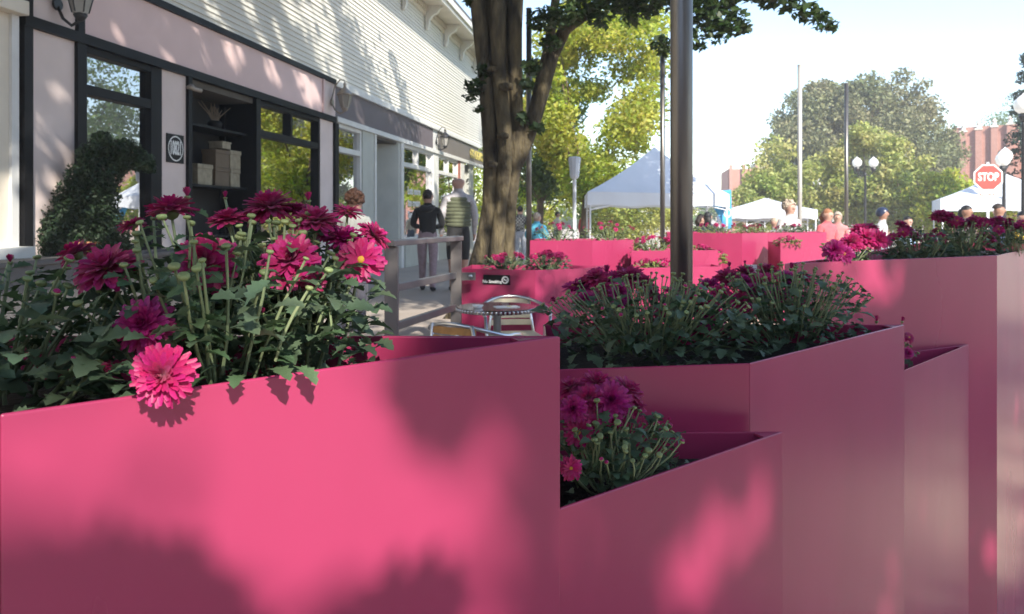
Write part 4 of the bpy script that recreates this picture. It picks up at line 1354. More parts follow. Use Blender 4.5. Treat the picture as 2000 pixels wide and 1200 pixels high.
MAT['leaf_zelkova'] = mat('zelkova_leaf', (0.035, 0.065, 0.018), rough=0.5, var=0.25, scale=3, island=0.4, trans=0.28)
MAT['leaf_yellow'] = mat('autumn_maple_leaf', (0.30, 0.40, 0.06), rough=0.55, var=0.3, scale=0.6, col2=(0.42, 0.38, 0.08), island=0.45, trans=0.5)
MAT['leaf_olive'] = mat('olive_beech_leaf', (0.135, 0.17, 0.07), rough=0.6, col2=(0.21, 0.19, 0.10), scale=0.3, island=0.4, trans=0.25)
MAT['leaf_lime'] = mat('lime_leaf', (0.24, 0.31, 0.07), rough=0.6, var=0.3, scale=0.5, col2=(0.40, 0.36, 0.14), island=0.35, trans=0.35)
MAT['leaf_green'] = mat('green_leaf', (0.11, 0.17, 0.04), rough=0.6, var=0.25, scale=0.5, island=0.35, trans=0.3)
MAT['leaf_fir'] = mat('fir_needle', (0.025, 0.05, 0.03), rough=0.6, var=0.25, scale=0.5, island=0.35, trans=0.1)

# spots where the light comes through on the planters (x, y, z, radius)
GROUND_LIT = [(2.9, 2.7, -0.35, .5), (3.4, 2.2, -0.2, .6), (3.6, 3.3, -0.2, .6), (4.4, 3.9, -0.1, .8), (4.6, 2.8, -0.2, .7)]
A_LIT = [(-0.318, 0.713, 1.395, .075), (-0.283, 0.744, 1.395, .085), (-0.244, 0.778, 1.375, .09), (-0.206, 0.811, 1.345, .09), (-0.169, 0.843, 1.310, .08),
         (-0.129, 0.878, 1.270, .08), (-0.085, 0.916, 1.245, .075), (-0.038, 0.957, 1.255, .065), (-0.026, 0.968, 1.17, .06), (-0.214, 0.804, 1.29, .08),
         (-0.235, 0.786, 1.25, .07), (-0.21, 0.804, 1.20, .07), (-0.294, 0.734, 1.44, .08), (-0.231, 0.789, 1.44, .07), (-0.345, 0.69, 1.43, .07), (-0.15, 0.86, 1.42, .05),
         (-0.30, 0.73, 1.30, .09), (-0.12, 0.89, 1.19, .08), (-0.40, 0.645, 1.39, .06), (-0.19, 0.825, 1.24, .075), (-0.20, 0.815, 1.17, .07), (-0.04, 0.955, 1.16, .065), (-0.03, 0.965, 1.09, .07), (-0.05, 0.95, 1.22, .07),
         (-0.24, 0.785, 1.17, .07), (-0.16, 0.85, 1.12, .08), (-0.22, 0.80, 1.10, .08), (-0.10, 0.90, 1.08, .06), (-0.33, 0.85, 1.60, .10), (-0.20, 0.94, 1.60, .10), (-0.26, 0.88, 1.53, .09), (-0.30, 0.78, 1.50, .06)]
LOW = [tuple(np.array(p) + np.array(SUN_FROM) * k) + (r,) for p, k, r in (  # leaf sprays added to throw defined shade on the near planter
    ((-0.318, 0.713, 1.215), 3.6, .072), ((-0.37, 0.665, 1.245), 3.8, .070), ((-0.285, 0.742, 1.165), 3.5, .058), ((-0.40, 0.64, 1.17), 3.9, .085), ((-0.31, 0.72, 1.11), 3.6, .085),
    ((-0.125, 0.880, 1.145), 3.8, .040), ((-0.085, 0.912, 1.155), 4.0, .035), ((-0.10, 0.900, 1.405), 4.3, .045), ((-0.085, 0.915, 1.36), 4.5, .028))]
C_LIT = [(0.450, 1.405, 1.12, 0.067), (0.437, 1.395, 1.058, 0.077), (0.353, 1.321, 1.051, 0.080), (0.330, 1.302, 1.007, 0.072), (0.095, 1.099, 1.12, 0.048), (0.246, 1.229, 1.02, 0.048)]
O_LIT = [(1.015, 2.029, 0.65, 0.060), (0.99, 2.006, 0.575, 0.060), (1.41, 2.642, 0.33, 0.045), (1.60, 2.84, 0.42, 0.045), (1.935, 3.105, 0.24, 0.075),
         (1.077, 2.647, 1.401, 0.075), (1.145, 2.684, 1.385, 0.090), (1.288, 2.76, 1.385, 0.105), (1.388, 2.813, 1.39, 0.090),
         (-0.16, 0.90, 1.50, 0.105), (-0.12, 0.92, 1.58, 0.090), (1.2, 2.8, 1.52, 0.150)]
tree('leafy street tree behind the viewpoint that dapples the planters', 4.6, -6.2, 0, 4.2, (3.6, -5.4, 6.9), (3.6, 4.2, 2.6), 38000, 0.17, MAT['leaf_zelkova'], k=130, rc=1.2, r0=0.25, shell=0.1,
     gaps=gap_filter(A_LIT + C_LIT + O_LIT + GROUND_LIT), low=LOW)
tree('unseen tree added behind the viewpoint to shade the paving', 11.8, -5.2, -0.35, 3.6, (11.6, -4.4, 6.6), (3.8, 4.0, 2.8), 22000, 0.19, MAT['leaf_zelkova'], k=90, rc=1.15, r0=0.22, shell=0.1)  # unseen, added to darken the paving mirrored in the right panels
W_LIT = [(0.03, 8.75, 2.0, 0.189), (0.05, 8.75, 2.5, 0.189), (0.0, 8.75, 3.1, 0.174), (-0.02, 8.8, 1.3, 0.145), (0.45, 8.85, 3.6, 0.174), (-0.95, 12.2, 1.75, 0.232), (-1.0, 12.2, 1.4, 0.232), (-3.43, 12.85, 5.0, 0.464), (-3.36, 13.26, 4.76, 0.435), (-3.25, 13.92, 4.45, 0.377), (-3.29, 13.7, 5.04, 0.362), (-2.87, 16.22, 5.24, 0.319), (-2.78, 16.71, 4.91, 0.348), (-2.7, 17.23, 4.55, 0.319),
         (-3.04, 15.19, 3.65, 0.203), (-3.55, 12.11, 4.16, 0.145), (-3.66, 11.44, 4.17, 0.116), (-3.97, 9.6, 3.95, 0.087), (-3.64, 11.6, 3.74, 0.174), (-3.46, 12.66, 3.77, 0.232), (-3.39, 13.05, 3.66, 0.232),
         (-4.34, 7.39, 2.72, 0.102), (-3.55, 12.11, 4.89, 0.174), (-3.61, 11.77, 4.48, 0.116), (-3.83, 10.44, 3.74, 0.116), (-2.17, 20.38, 5.36, 0.072), (-3.9, 10.0, 4.3, .16), (-3.82, 10.5, 3.95, .16), (-3.75, 10.9, 4.6, .15), (-3.68, 11.3, 4.25, .14), (-4.0, 9.4, 4.6, .14), (-3.93, 9.85, 3.6, .10), (-3.5, 12.4, 5.6, .3), (-3.35, 13.3, 5.3, .3), (-3.2, 14.2, 4.1, .2), (-2.95, 15.7, 4.2, .10), (-2.5, 18.4, 4.2, .10), (-4.2, 8.2, 3.5, .08), (-4.05, 9.1, 3.4, .08)]
tree('tall street tree behind the viewpoint that shades the shop wall', -2.6, -2.4, SW, 6.0, (-0.5, 2.6, 10.5), (5.0, 5.4, 3.6), 60000, 0.20, MAT['leaf_zelkova'], k=110, rc=1.3, r0=0.28, shell=0.1,
     gaps=gap_filter(W_LIT))

# the big tree by the walkway: bundle of fused stems, limbs and canopy
bt = thing('street_tree', 'big ribbed street tree with forked trunk at the end of the shops', 'tree', (-0.21, 9.0, SW))
o0 = Vector((-0.21, 9.0, SW))
mb = MB()
def loc(px, py, Y): return at(px, py, Y) - o0
main = [(956, 560, 9.0, 0.266), (960, 520, 9.0, 0.222), (968, 450, 9.0, 0.181), (975, 380, 9.0, 0.174), (980, 310, 9.0, 0.185), (985, 250, 9.0, 0.200), (982, 180, 9.0, 0.192), (975, 100, 9.0, 0.185), (968, 0, 9.0, 0.178), (960, -150, 9.0, 0.148), (950, -330, 9.0, 0.096)]
mb.tube([loc(a, b, c) for a, b, c, d in main], [d for a, b, c, d in main], 20, jitter=0.05)
ribs = [
    [(928, 540, 8.8, 0.107), (944, 470, 8.82, 0.090), (955, 400, 8.8, 0.082), (958, 320, 8.8, 0.082), (955, 240, 8.8, 0.090), (948, 150, 8.8, 0.090), (938, 60, 8.8, 0.090), (925, -60, 8.8, 0.082), (900, -300, 8.8, 0.049)],
    [(965, 560, 8.75, 0.098), (970, 480, 8.78, 0.082), (978, 400, 8.78, 0.074), (985, 330, 8.76, 0.090), (985, 250, 8.74, 0.082), (975, 160, 8.75, 0.082), (972, 60, 8.75, 0.090), (975, -80, 8.75, 0.074), (990, -300, 8.8, 0.049)],
    [(995, 560, 8.9, 0.098), (993, 480, 8.9, 0.074), (996, 400, 8.88, 0.082), (1006, 320, 8.86, 0.082), (1010, 250, 8.85, 0.082), (1006, 160, 8.85, 0.082), (1005, 60, 8.85, 0.090), (1010, -60, 8.85, 0.082), (1040, -300, 8.9, 0.049)],
    [(1000, 330, 8.9, 0.098), (1022, 280, 8.9, 0.107), (1045, 225, 8.9, 0.098), (1062, 170, 8.9, 0.086), (1078, 110, 8.9, 0.082), (1105, 55, 8.85, 0.078), (1160, 15, 8.8, 0.070), (1230, -30, 8.7, 0.057), (1340, -80, 8.5, 0.041)],
    [(1040, 230, 9.05, 0.066), (1055, 160, 9.1, 0.061), (1072, 90, 9.1, 0.057), (1085, 0, 9.1, 0.053), (1110, -150, 9.2, 0.041)]]
for rb in ribs:
    mb.tube([loc(a, b, c) for a, b, c, d in rb], [d for a, b, c, d in rb], 12, jitter=0.06)
# knots and root flare
for px, py, Y, r in ((962, 132, 8.68, .05), (988, 165, 8.62, .06), (982, 262, 8.60, .05), (960, 318, 8.62, .05)):
    c = loc(px, py, Y)
    mb.lathe([(r * 1.3, -r), (r * 1.4, 0), (r * 0.6, r * 0.3)], 10, c=c)
for a in range(6):
    an = a * 1.05 + 0.3
    mb.tube([(0.25 * math.cos(an), 0.25 * math.sin(an), 0.35), (0.40 * math.cos(an), 0.40 * math.sin(an), 0.08), (0.60 * math.cos(an), 0.60 * math.sin(an), -0.05)], [.13, .11, .05], 8, jitter=.06)
ends = [(1500, -60, 8.4), (1620, -20, 8.2), (1420, -30, 8.3), (1250, -260, 9.5), (700, -250, 9.0), (900, -420, 10), (1100, -420, 8), (1450, -300, 9.5)]
for e in ends:
    branch(mb, loc(1200 if e[0] > 1150 else 970, -20 if e[0] > 1150 else -150, 8.75), loc(*e), 0.06, 0.018, seg=7, wob=0.12)
mb.build('trunk', MAT['bark'], bt, smooth=True)
cl = [  # low clumps of foliage in view: px, py, Y, radius
    (1350, 5, 8.3, .26), (1385, 30, 8.3, .24), (1430, 45, 8.2, .20), (1400, 62, 8.2, .18), (1345, 70, 8.3, .17), (1365, 88, 8.25, .10), (1450, 58, 8.2, .10), (1290, 85, 8.4, .12), (1300, 100, 8.4, .08),
    (1320, -20, 8.4, .35), (1420, -15, 8.3, .3), (1260, 10, 8.6, .22), (1210, 0, 8.7, .26), (1150, 5, 8.6, .25), (1105, 30, 8.5, .22), (1060, 40, 8.5, .2), (1075, 85, 8.6, .13), (1040, 130, 8.6, .12), (1030, 165, 8.6, .10),
    (1540, 5, 8.0, .14), (1575, 25, 8.0, .15), (1605, 45, 8.0, .12), (1625, 52, 8.0, .08), (1500, -10, 8.1, .2), (1560, -25, 8.0, .2), (1600, 30, 8.0, .1),
    (915, 5, 8.8, .08), (930, 170, 8.7, .14), (918, 190, 8.7, .10), (938, 140, 8.7, .10), (935, 215, 8.7, .07), (1020, 230, 8.7, .08), (1050, 250, 8.75, .09), (1235, 35, 8.6, .12), (1170, 40, 8.7, .14)]
cs = np.array([loc(a, b, c) for a, b, c, d in cl]); rs = np.array([d for a, b, c, d in cl])
P1 = clump_points(4200, cs, rs, 0.75)
c2, r2 = ellipsoid_clumps((2.0, 0.2, 7.7), (6.0, 4.6, 2.2), 120, 1.0, 0.2)
P2 = clump_points(42000, c2, r2, 0.7)
P2 = P2[P2[:, 2] > 4.35 + 0.285 * (P2[:, 1])]
P2 = gap_filter(W_LIT)(P2 + np.array(o0)) - np.array(o0)
np_leaves('crown', np.vstack([P1, P2]), np.concatenate([np.full(len(P1), 0.10), np.full(len(P2), 0.19)]), MAT['leaf_zelkova'], bt, 0.8)

# background trees
tree('yellow green young maple rising behind the big trunk', 1.9, 21, 0.3, 2.2, (2.35, 21, 5.0), (1.95, 1.7, 3.1), 26000, 0.15, MAT['leaf_yellow'], k=80, rc=0.6, r0=0.12, group='background trees')
tree('darker green maple half hidden by the big trunk', 0.9, 24, 0.3, 2.0, (0.9, 24, 4.4), (1.5, 1.6, 2.3), 9000, 0.16, MAT['leaf_green'], k=44, rc=0.6, r0=0.12, group='background trees')
tree('low golden tree seen between the big trunk and the tent', 0.7, 29, 0.3, 1.0, (1.2, 29, 2.9), (2.4, 1.6, 1.6), 8000, 0.17, MAT['leaf_yellow'], k=40, rc=0.6, r0=0.1, group='background trees')
tree('yellow tree glimpsed past the end of the shops', -1.9, 34, 0.3, 1.5, (-1.5, 34, 3.4), (1.6, 1.5, 2.4), 5000, 0.2, MAT['leaf_yellow'], k=26, rc=0.7, r0=0.12, group='background trees')
tree('wide olive brown tree spreading over the right half of the sky', 21.0, 46, 0.3, 3.0, (20.9, 46, 6.0), (5.5, 4.5, 4.4), 60000, 0.25, MAT['leaf_olive'], k=230, rc=0.95, r0=0.4, group='background trees', shell=0.35, up=0.2, limbs=26)
for lab, px, py, Y, rx_, rz_, m_, n_ in (
        ('bushy yellow green tree below the left side of the olive tree', 1545, 360, 34, 2.1, 1.8, 'leaf_lime', 9000),
        ('lime tree with rosy top behind the twin globe lamp', 1695, 335, 33, 1.7, 2.1, 'leaf_lime', 9000),
        ('green bush tree right of the twin globe lamp', 1775, 380, 32, 1.7, 1.5, 'leaf_lime', 7000),
        ('pale yellow shrub in front of the brick building', 1845, 385, 30, 1.3, 1.3, 'leaf_yellow', 5000),
        ('low green shrub near the grey tent', 1490, 395, 33, 1.3, 1.2, 'leaf_lime', 5000),
        ('rounded green tree behind the left wing of the brick building', 1862, 320, 62, 2.8, 3.0, 'leaf_green', 6000),
        ('green tree behind the right wing of the brick building', 1995, 260, 66, 3.0, 3.4, 'leaf_green', 5000),
        ('orange tinged shrub under the stop sign', 1925, 415, 24, 0.9, 0.7, 'leaf_yellow', 2600),
        ('bright hedge shrub behind the tent legs', 1245, 415, 24, 1.6, 0.8, 'leaf_lime', 5000),
        ('dark shrub behind the tent, beside the maple trunk', 1185, 420, 27, 1.0, 0.9, 'leaf_green', 3500)):
    c = at(px, py, Y)
    tree(lab, c.x, c.y, 0.3, max(0.3, c.z - rz_ * 0.8), (c.x, c.y, c.z), (rx_, rx_ * 0.9, rz_), n_, 0.2 if Y > 28 else 0.14, MAT[m_], k=36, rc=rx_ * 0.36, r0=0.09, group='background trees', limbs=8)
tree('tall green tree standing beyond the right picture edge, mirrored in the shop windows', 34, 41, 0.3, 4, (34, 41, 8.5), (5.2, 5, 4.8), 12000, 0.34, MAT['leaf_green'], k=60, rc=1.5, r0=0.3, group='background trees')
# conifer at the right edge
ct = thing('fir_tree', 'dark fir at the right edge of the picture', 'tree', (17.6, 26, 0.3), 0, 'background trees')
mb = MB(); mb.tube([(0, 0, -0.1), (0, 0, 3), (0, 0, 7.2)], [0.22, 0.14, 0.03], 10); mb.build('trunk', MAT['bark2'], ct)
pts = []
for i in range(150):
    h = RNG.uniform(0.6, 7.2); L = (7.5 - h) * 0.20 + 0.15
    a = RNG.uniform(0, 6.28)
    m_ = 60
    f = RNG.uniform(0.1, 1, m_)
    p = np.stack([np.cos(a) * L * f, np.sin(a) * L * f, h - 0.25 * L * f + 0.06 * f * f], 1) + RNG.normal(size=(m_, 3)) * 0.05
    pts.append(p)
np_leaves('crown', np.vstack(pts), 0.17, MAT['leaf_fir'], ct, 0.2, 0.35)
# the wood far behind, seen as one mass
cs = np.array([(x + RNG.uniform(-2, 2), 95 + RNG.uniform(-6, 6), RNG.uniform(0.5, 3.4)) for x in np.arange(-30, 110, 1.6)])
P = clump_points(16000, cs, np.full(len(cs), 2.4), 0.8)
tag(np_leaves('distant_treeline', P, 0.8, MAT['leaf_green'], None), 'hazy line of far trees behind the market', 'trees', kind='stuff')

# topiary on the shop ledge
tp = thing('topiary', 'dark clipped conifer topiary curling on the ledge before the shop window', 'shrub', tuple(shop_pt(7.5, -0.28, 0.8)))
z0 = tp.location
def tl(px, py, Y): return at(px, py, Y - 0.25) - z0
mb = MB(); mb.tube([tl(170, 500, 7.6), tl(165, 420, 7.6), tl(185, 330, 7.6), tl(215, 285, 7.65), tl(260, 300, 7.7)], [.05, .045, .035, .03, .015], 8); mb.build('trunk', MAT['bark2'], tp)
cl = [(85, 482, 7.45, .13), (90, 455, 7.45, .13), (135, 490, 7.5, .16), (225, 485, 7.65, .14), (110, 440, 7.5, .15), (110, 470, 7.5, .20), (160, 470, 7.6, .24), (205, 465, 7.65, .20), (130, 425, 7.55, .20), (175, 420, 7.6, .22), (205, 430, 7.65, .15), (150, 385, 7.6, .18), (190, 380, 7.6, .18), (165, 345, 7.6, .15), (200, 340, 7.65, .17),
      (185, 305, 7.6, .14), (215, 300, 7.65, .15), (245, 300, 7.7, .14), (275, 315, 7.75, .11), (290, 325, 7.8, .07), (200, 275, 7.65, .09), (230, 325, 7.7, .10)]
cs = np.array([tl(a, b, c) for a, b, c, d in cl]); rs = np.array([d for a, b, c, d in cl])
np_leaves('foliage', clump_points(28000, cs, rs * 1.2, 0.9), 0.05, MAT['darkfol'], tp, 0.4, 0.4)
mb = MB(); mb.lathe([(0.16, 0), (0.2, 0.1), (0.21, 0.13), (0.19, 0.13)], 18, c=(tl(165, 500, 7.6).x, tl(165, 500, 7.6).y, 0)); mb.build('pot', MAT['terracotta'], tp, smooth=True)

# ------------------------------------------------------------------ market tents
def tent(label, corners, z_eave, val, z_apex, m, leg=True, zb=0.3):
    """pop-up canopy: four corners (x, y) in order, valance and pyramid roof, legs"""
    c = Vector((sum(p[0] for p in corners) / 4, sum(p[1] for p in corners) / 4))
    t = thing('market_tent', label, 'tent', (c.x, c.y, zb), 0, 'market tents')
    P = [Vector((p[0] - c.x, p[1] - c.y, z_eave - zb)) for p in corners]
    ap = Vector((0, 0, z_apex - zb))
    mb = MB()
    for i in range(4):           # sagging roof faces
        a, b = P[i], P[(i + 1) % 4]
        n = 6
        rows = []
        for k in range(n + 1):
            f = k / n
            row = []
            for j in range(n + 1):
                g = j / n
                e = a.lerp(b, g)
                q = e.lerp(ap, f)
                q.z -= 0.10 * (z_apex - z_eave) * math.sin(math.pi * f) * (0.6 + 0.4 * math.sin(math.pi * g))
                row.append(q)
            rows.append(row)
        vs = [q for row in rows for q in row]
        fs = [(k * (n + 1) + j, k * (n + 1) + j + 1, (k + 1) * (n + 1) + j + 1, (k + 1) * (n + 1) + j) for k in range(n) for j in range(n)]
        mb.add(vs, fs)
    mb.build('roof', m, t, smooth=True)
    for i in range(4):
        a, b = P[i], P[(i + 1) % 4]
        mb = MB()
        n = 10
        vs = []
        for j in range(n + 1):
            q = a.lerp(b, j / n)
            wv = 0.012 * math.sin(j * 2.1 + i)
            vs += [(q.x + wv, q.y + wv, q.z), (q.x + wv * 2, q.y + wv * 2, q.z - val + 0.02 * math.sin(j * 1.7))]
        mb.add(vs, [(2 * j, 2 * j + 2, 2 * j + 3, 2 * j + 1) for j in range(n)])
        mb.build('valance', m, t, smooth=True)
    if leg:
        for p in P:
            q = p * 0.97
            mb = MB(); mb.tube([(q.x, q.y, 0), (q.x, q.y, p.z)], 0.022, 6); mb.build('leg', MAT['steel'], t)
        for i in range(4):
            a, b = P[i] * 0.97, P[(i + 1) % 4] * 0.97
            a.z = b.z = P[0].z
            mb = MB()
            mb.tube([a - Vector((0, 0, 0.35)), (a + b) / 2 - Vector((0, 0, 0.05))], 0.012, 5)
            mb.tube([b - Vector((0, 0, 0.35)), (a + b) / 2 - Vector((0, 0, 0.05))], 0.012, 5)
            mb.build('brace', MAT['steel'], t)
    return t


tent('large white market tent behind the dark pole', [(1.50, 15.2), (4.72, 16.7), (4.95, 19.4), (1.74, 18.3)], 2.13, 0.27, 3.22, MAT['tent'])
c = at(1075, 395, 33)
tent('small white tent beyond the blue jacket', [(c.x - 1.3, 32), (c.x + 1.3, 32.3), (c.x + 1.2, 34.6), (c.x - 1.4, 34.4)], 2.5, 0.25, 3.3, MAT['tent_white'] if 'tent_white' in MAT else MAT['tent'])
c = at(1500, 412, 28)
tent('small grey peaked tent below the yellow green tree', [(c.x - 1.1, 27), (c.x + 1.1, 27), (c.x + 1.1, 29), (c.x - 1.1, 29)], 1.72, 0.2, 2.35, MAT['tent_grey'])
MAT['tent_blue'] = mat('blue_white_tent_fabric', (0.65, 0.68, 0.72), col2=(0.06, 0.10, 0.42), rough=0.7, scale=1.6, trans=0.15)
c = at(1462, 420, 31)
tent('small blue and white tent beside the grey one', [(c.x - 1.0, 30), (c.x + 1.0, 30), (c.x + 1.0, 32), (c.x - 1.0, 32)], 1.70, 0.2, 2.2, MAT['tent_blue'])
tent('big white tent behind the stop sign', [(12.0, 21.5), (15.2, 20.4), (16.6, 23.4), (13.4, 24.5)], 2.15, 0.35, 2.95, MAT['tent'])
c = at(1785, 415, 36)
tent('lavender tent between the shrubs', [(c.x - 1.5, 35), (c.x + 1.5, 35), (c.x + 1.5, 38), (c.x - 1.5, 38)], 2.0, 0.25, 2.5, MAT['tent_grey'])
tent('white tent beyond the right edge that the shop windows mirror', [(7.5, 27.0), (10.5, 26.4), (11.1, 29.4), (8.1, 30.0)], 1.9, 0.3, 2.35, MAT['tent'])

# blue banner hung from the large tent
bp = [at(1372, 376, 16.9), at(1428, 371, 16.9), at(1430, 447, 16.9), at(1414, 447, 16.9), at(1405, 425, 16.9), at(1388, 395, 16.9)]
t = thing('banner', 'blue printed banner hanging from the corner of the large tent', 'banner', tuple(bp[2]))
mb = MB()
q = [p - bp[2] for p in bp]
n = len(q)
mb.add([(p.x, p.y, p.z) for p in q] + [(p.x, p.y + 0.01, p.z) for p in q], [tuple(range(n - 1, -1, -1)), tuple(range(n, 2 * n))] + [(i, (i + 1) % n, n + (i + 1) % n, n + i) for i in range(n)])
mb.build('cloth', MAT['banner'], t)
MAT['banner_white'] = mat('pale_banner_print', (0.62, 0.66, 0.74), rough=0.6)
mb = MB()
cc = at(1421, 416, 16.9) - bp[2]
for k in range(24):
    a, b = 2 * math.pi * k / 24, 2 * math.pi * (k + 1) / 24
    mb.add([(cc.x + .11 * math.cos(a) * .8, -0.004, cc.z + .11 * math.sin(a)), (cc.x + .11 * math.cos(b) * .8, -0.004, cc.z + .11 * math.sin(b)),
            (cc.x + .075 * math.cos(b) * .8, -0.004, cc.z + .075 * math.sin(b)), (cc.x + .075 * math.cos(a) * .8, -0.004, cc.z + .075 * math.sin(a))], [(0, 1, 2, 3)])
cc = at(1413, 402, 16.9) - bp[2]
mb.add([(cc.x + .05 * math.cos(k * .524), -0.004, cc.z + .05 * math.sin(k * .524)) for k in range(12)], [tuple(range(12))])
mb.build('printed_ring', MAT['banner_white'], t)

# lamp wrapped in a pale bag
p = at(1122, 455, 14)
t = thing('wrapped_heater', 'slim post with its head wrapped in a pale bag, left of the tent', 'heater', (p.x, p.y, ground_z(14)))
mb = MB(); mb.tube([(0, 0, 0), (0, 0, 2.1)], 0.035, 10); mb.build('post', MAT['steel'], t)
mb = MB(); mb.lathe([(0.05, 2.02), (0.085, 2.06), (0.10, 2.25), (0.115, 2.40), (0.10, 2.42), (0.02, 2.43)], 9); mb.build('bag', MAT['tent'], t)
mb = MB(); mb.lathe([(0.16, 0), (0.16, 0.03), (0.04, 0.06)], 14); mb.build('base', MAT['steel'], t)

# ------------------------------------------------------------------ street lamps
def lamp(label, px, Y, zb, zg, rg, twin, off=0.0, spread=0.3, dz=0.0):
    x = (px - 1000) / 1500 * Y
    t = thing('street_lamp', label, 'street lamp', (x, Y, zb), off, 'globe street lamps')
    H = zg - zb
    mb = MB(); mb.lathe([(0.12, 0), (0.12, 0.25), (0.07, 0.35), (0.05, 0.5), (0.04, H - 0.5), (0.05, H - 0.45), (0.03, H - 0.35)], 12); mb.build('post', MAT['ironblack'], t, smooth=True)
    gl = [(-spread, -dz), (spread, dz)] if twin else [(0, 0)]
    if twin:
        mb = MB(); mb.tube([(-spread, 0, H - rg - 0.14), (-spread * 0.5, 0, H - 0.5), (0, 0, H - 0.42), (spread * 0.5, 0, H - 0.5), (spread, 0, H - rg - 0.14)], 0.022, 6); mb.build('cross_arm', MAT['ironblack'], t)
    for gx, gzz in gl:
        mb = MB(); mb.lathe([(0.06, -rg - 0.16), (0.10, -rg - 0.06), (0.07, -rg + 0.02)], 10, c=(gx, 0, H + gzz)); mb.build('fitter', MAT['ironblack'], t)
        mb = MB()
        mb.lathe([(rg * 0.45, -rg * 0.95), (rg * 0.85, -rg * 0.55), (rg, 0), (rg * 0.85, rg * 0.5), (rg * 0.45, rg * 0.9), (rg * 0.12, rg * 1.15), (0.01, rg * 1.3)], 16, c=(gx, 0, H + gzz))
        mb.build('globe', MAT['globe'], t, smooth=True)


lamp('twin globe lamp in front of the lime trees', 1690, 28, 0.3, at(0, 318, 28).z, 0.17, True)
lamp('single globe lamp among the shrubs', 1596, 40, 0.3, at(0, 356, 40).z, 0.2, False)
lamp('twin globe lamp behind the stop sign', 1961, 21, 0.3, at(0, 308, 21).z, 0.19, True, off=0.9, spread=0.24, dz=0.06)
lamp('tall globe lamp cut by the right edge, in front of the fir', 1999, 17, 0.3, at(0, 205, 17).z, 0.20, False)

# ------------------------------------------------------------------ stop sign
p = at(1930, 347, 15.0)
t = thing('stop_sign', 'red octagonal stop sign on a pale post', 'stop sign', (p.x, p.y, ground_z(15)), R(-14))
H = p.z - ground_z(15)
rr = 0.275
oc = [(rr * math.cos(R(22.5 + 45 * k)), rr * math.sin(R(22.5 + 45 * k))) for k in range(8)]
def plate(poly, y0, y1):
    mb = MB(); n = len(poly)
    mb.add([(x, y0, z) for x, z in poly] + [(x, y1, z) for x, z in poly], [tuple(range(n)), tuple(range(2 * n - 1, n - 1, -1))] + [(i, i + n, (i + 1) % n + n, (i + 1) % n) for i in range(n)])
    return mb
o = plate(oc, -0.006, 0).build('border', MAT['sign_white'], t); o.location = (0, 0, H)
o = plate([(x * .90, z * .90) for x, z in oc], -0.009, -0.0065).build('red_face', MAT['stop_red'], t); o.location = (0, 0, H)
o = link('lettering', text_mesh('STOP', 0.20, 0.001, MAT['sign_white'], 'lettering', bold=0.006), t); o.rotation_euler = (R(90), 0, 0); o.location = (0, -0.0115, H + 0.005); o.scale = (0.76, 1.1, 1)
mb = MB(); mb.box(-0.16, 0.16, -0.006, 0, H - 0.40, H - 0.28); mb.build('lower_plate', MAT['sign_white'], t)
o = link('lower_lettering', text_mesh('ALL WAY', 0.075, 0.001, MAT['stop_red'], 'lower_lettering', bold=0.001), t); o.rotation_euler = (R(90), 0, 0); o.location = (0, -0.008, H - 0.34)
mb = MB(); mb.box(-0.022, 0.022, 0.003, 0.03, 0, H + 0.30); mb.build('post', MAT['steel'], t)

# ------------------------------------------------------------------ brick buildings
MAT['brickwall'] = None
def brickmat():
    m = bpy.data.materials.new('red_brickwork'); m.use_nodes = True
    N, L = m.node_tree.nodes, m.node_tree.links
    b = N['Principled BSDF']; b.inputs['Roughness'].default_value = 0.85
    tc = N.new('ShaderNodeTexCoord'); br = N.new('ShaderNodeTexBrick')
    sp = N.new('ShaderNodeSeparateXYZ'); cb = N.new('ShaderNodeCombineXYZ'); ad = N.new('ShaderNodeMath')
    L.new(tc.outputs['Object'], sp.inputs[0]); L.new(sp.outputs[0], ad.inputs[0]); L.new(sp.outputs[1], ad.inputs[1])
    L.new(ad.outputs[0], cb.inputs[0]); L.new(sp.outputs[2], cb.inputs[1]); L.new(cb.outputs[0], br.inputs['Vector'])
    br.inputs['Scale'].default_value = 4.2
    br.inputs['Color1'].default_value = (0.42, 0.20, 0.16, 1); br.inputs['Color2'].default_value = (0.34, 0.15, 0.115, 1); br.inputs['Mortar'].default_value = (0.40, 0.30, 0.25, 1)
    br.inputs['Mortar Size'].default_value = 0.02
    L.new(br.outputs[0], b.inputs['Base Color'])
    return m
MAT['brickwall'] = brickmat()


def bparts(t, name, boxes, m, bevel=0.0):
    mb = MB()
    for q in boxes: mb.box(*q)
    return mb.build(name, m, t, bevel=bevel)


bb = thing('brick_hall', 'red brick hall with pilastered gable, stone caps and arched window', 'building', at(1918, 427, 55).to_tuple()[:2] + (0.3,), R(-34))
BW = MAT['brickwall']; ST = MAT['stone']
bparts(bb, 'wall', [(-2.4, 2.2, 0, 9, 0, 7.2)], BW)
bparts(bb, 'gable', [(-1.9, 2.2, 0.02, 3.0, 7.2, 7.9)], BW)
for k in range(5):
    x = -2.1 + 0.95 * k
    bparts(bb, 'pilaster', [(x - 0.2, x + 0.2, -0.25, -0.001, 0, 7.4 + 0.12 * k)], BW)
    mb = MB(); mb.box(x - 0.25, x + 0.25, -0.30, 0.2, 7.4 + 0.12 * k, 7.52 + 0.12 * k); mb.lathe([(0.18, 0), (0.1, 0.2), (0.16, 0.35), (0.03, 0.55)], 8, c=(x, -0.05, 7.52 + 0.12 * k))
    mb.build('stone_cap', ST, bb)
aw = MB()
pts = [(-0.75, 1.0), (0.75, 1.0), (0.75, 3.4)] + [(0.75 * math.cos(R(a)), 3.4 + 0.9 * math.sin(R(a))) for a in range(15, 180, 15)] + [(-0.75, 3.4)]
n = len(pts)
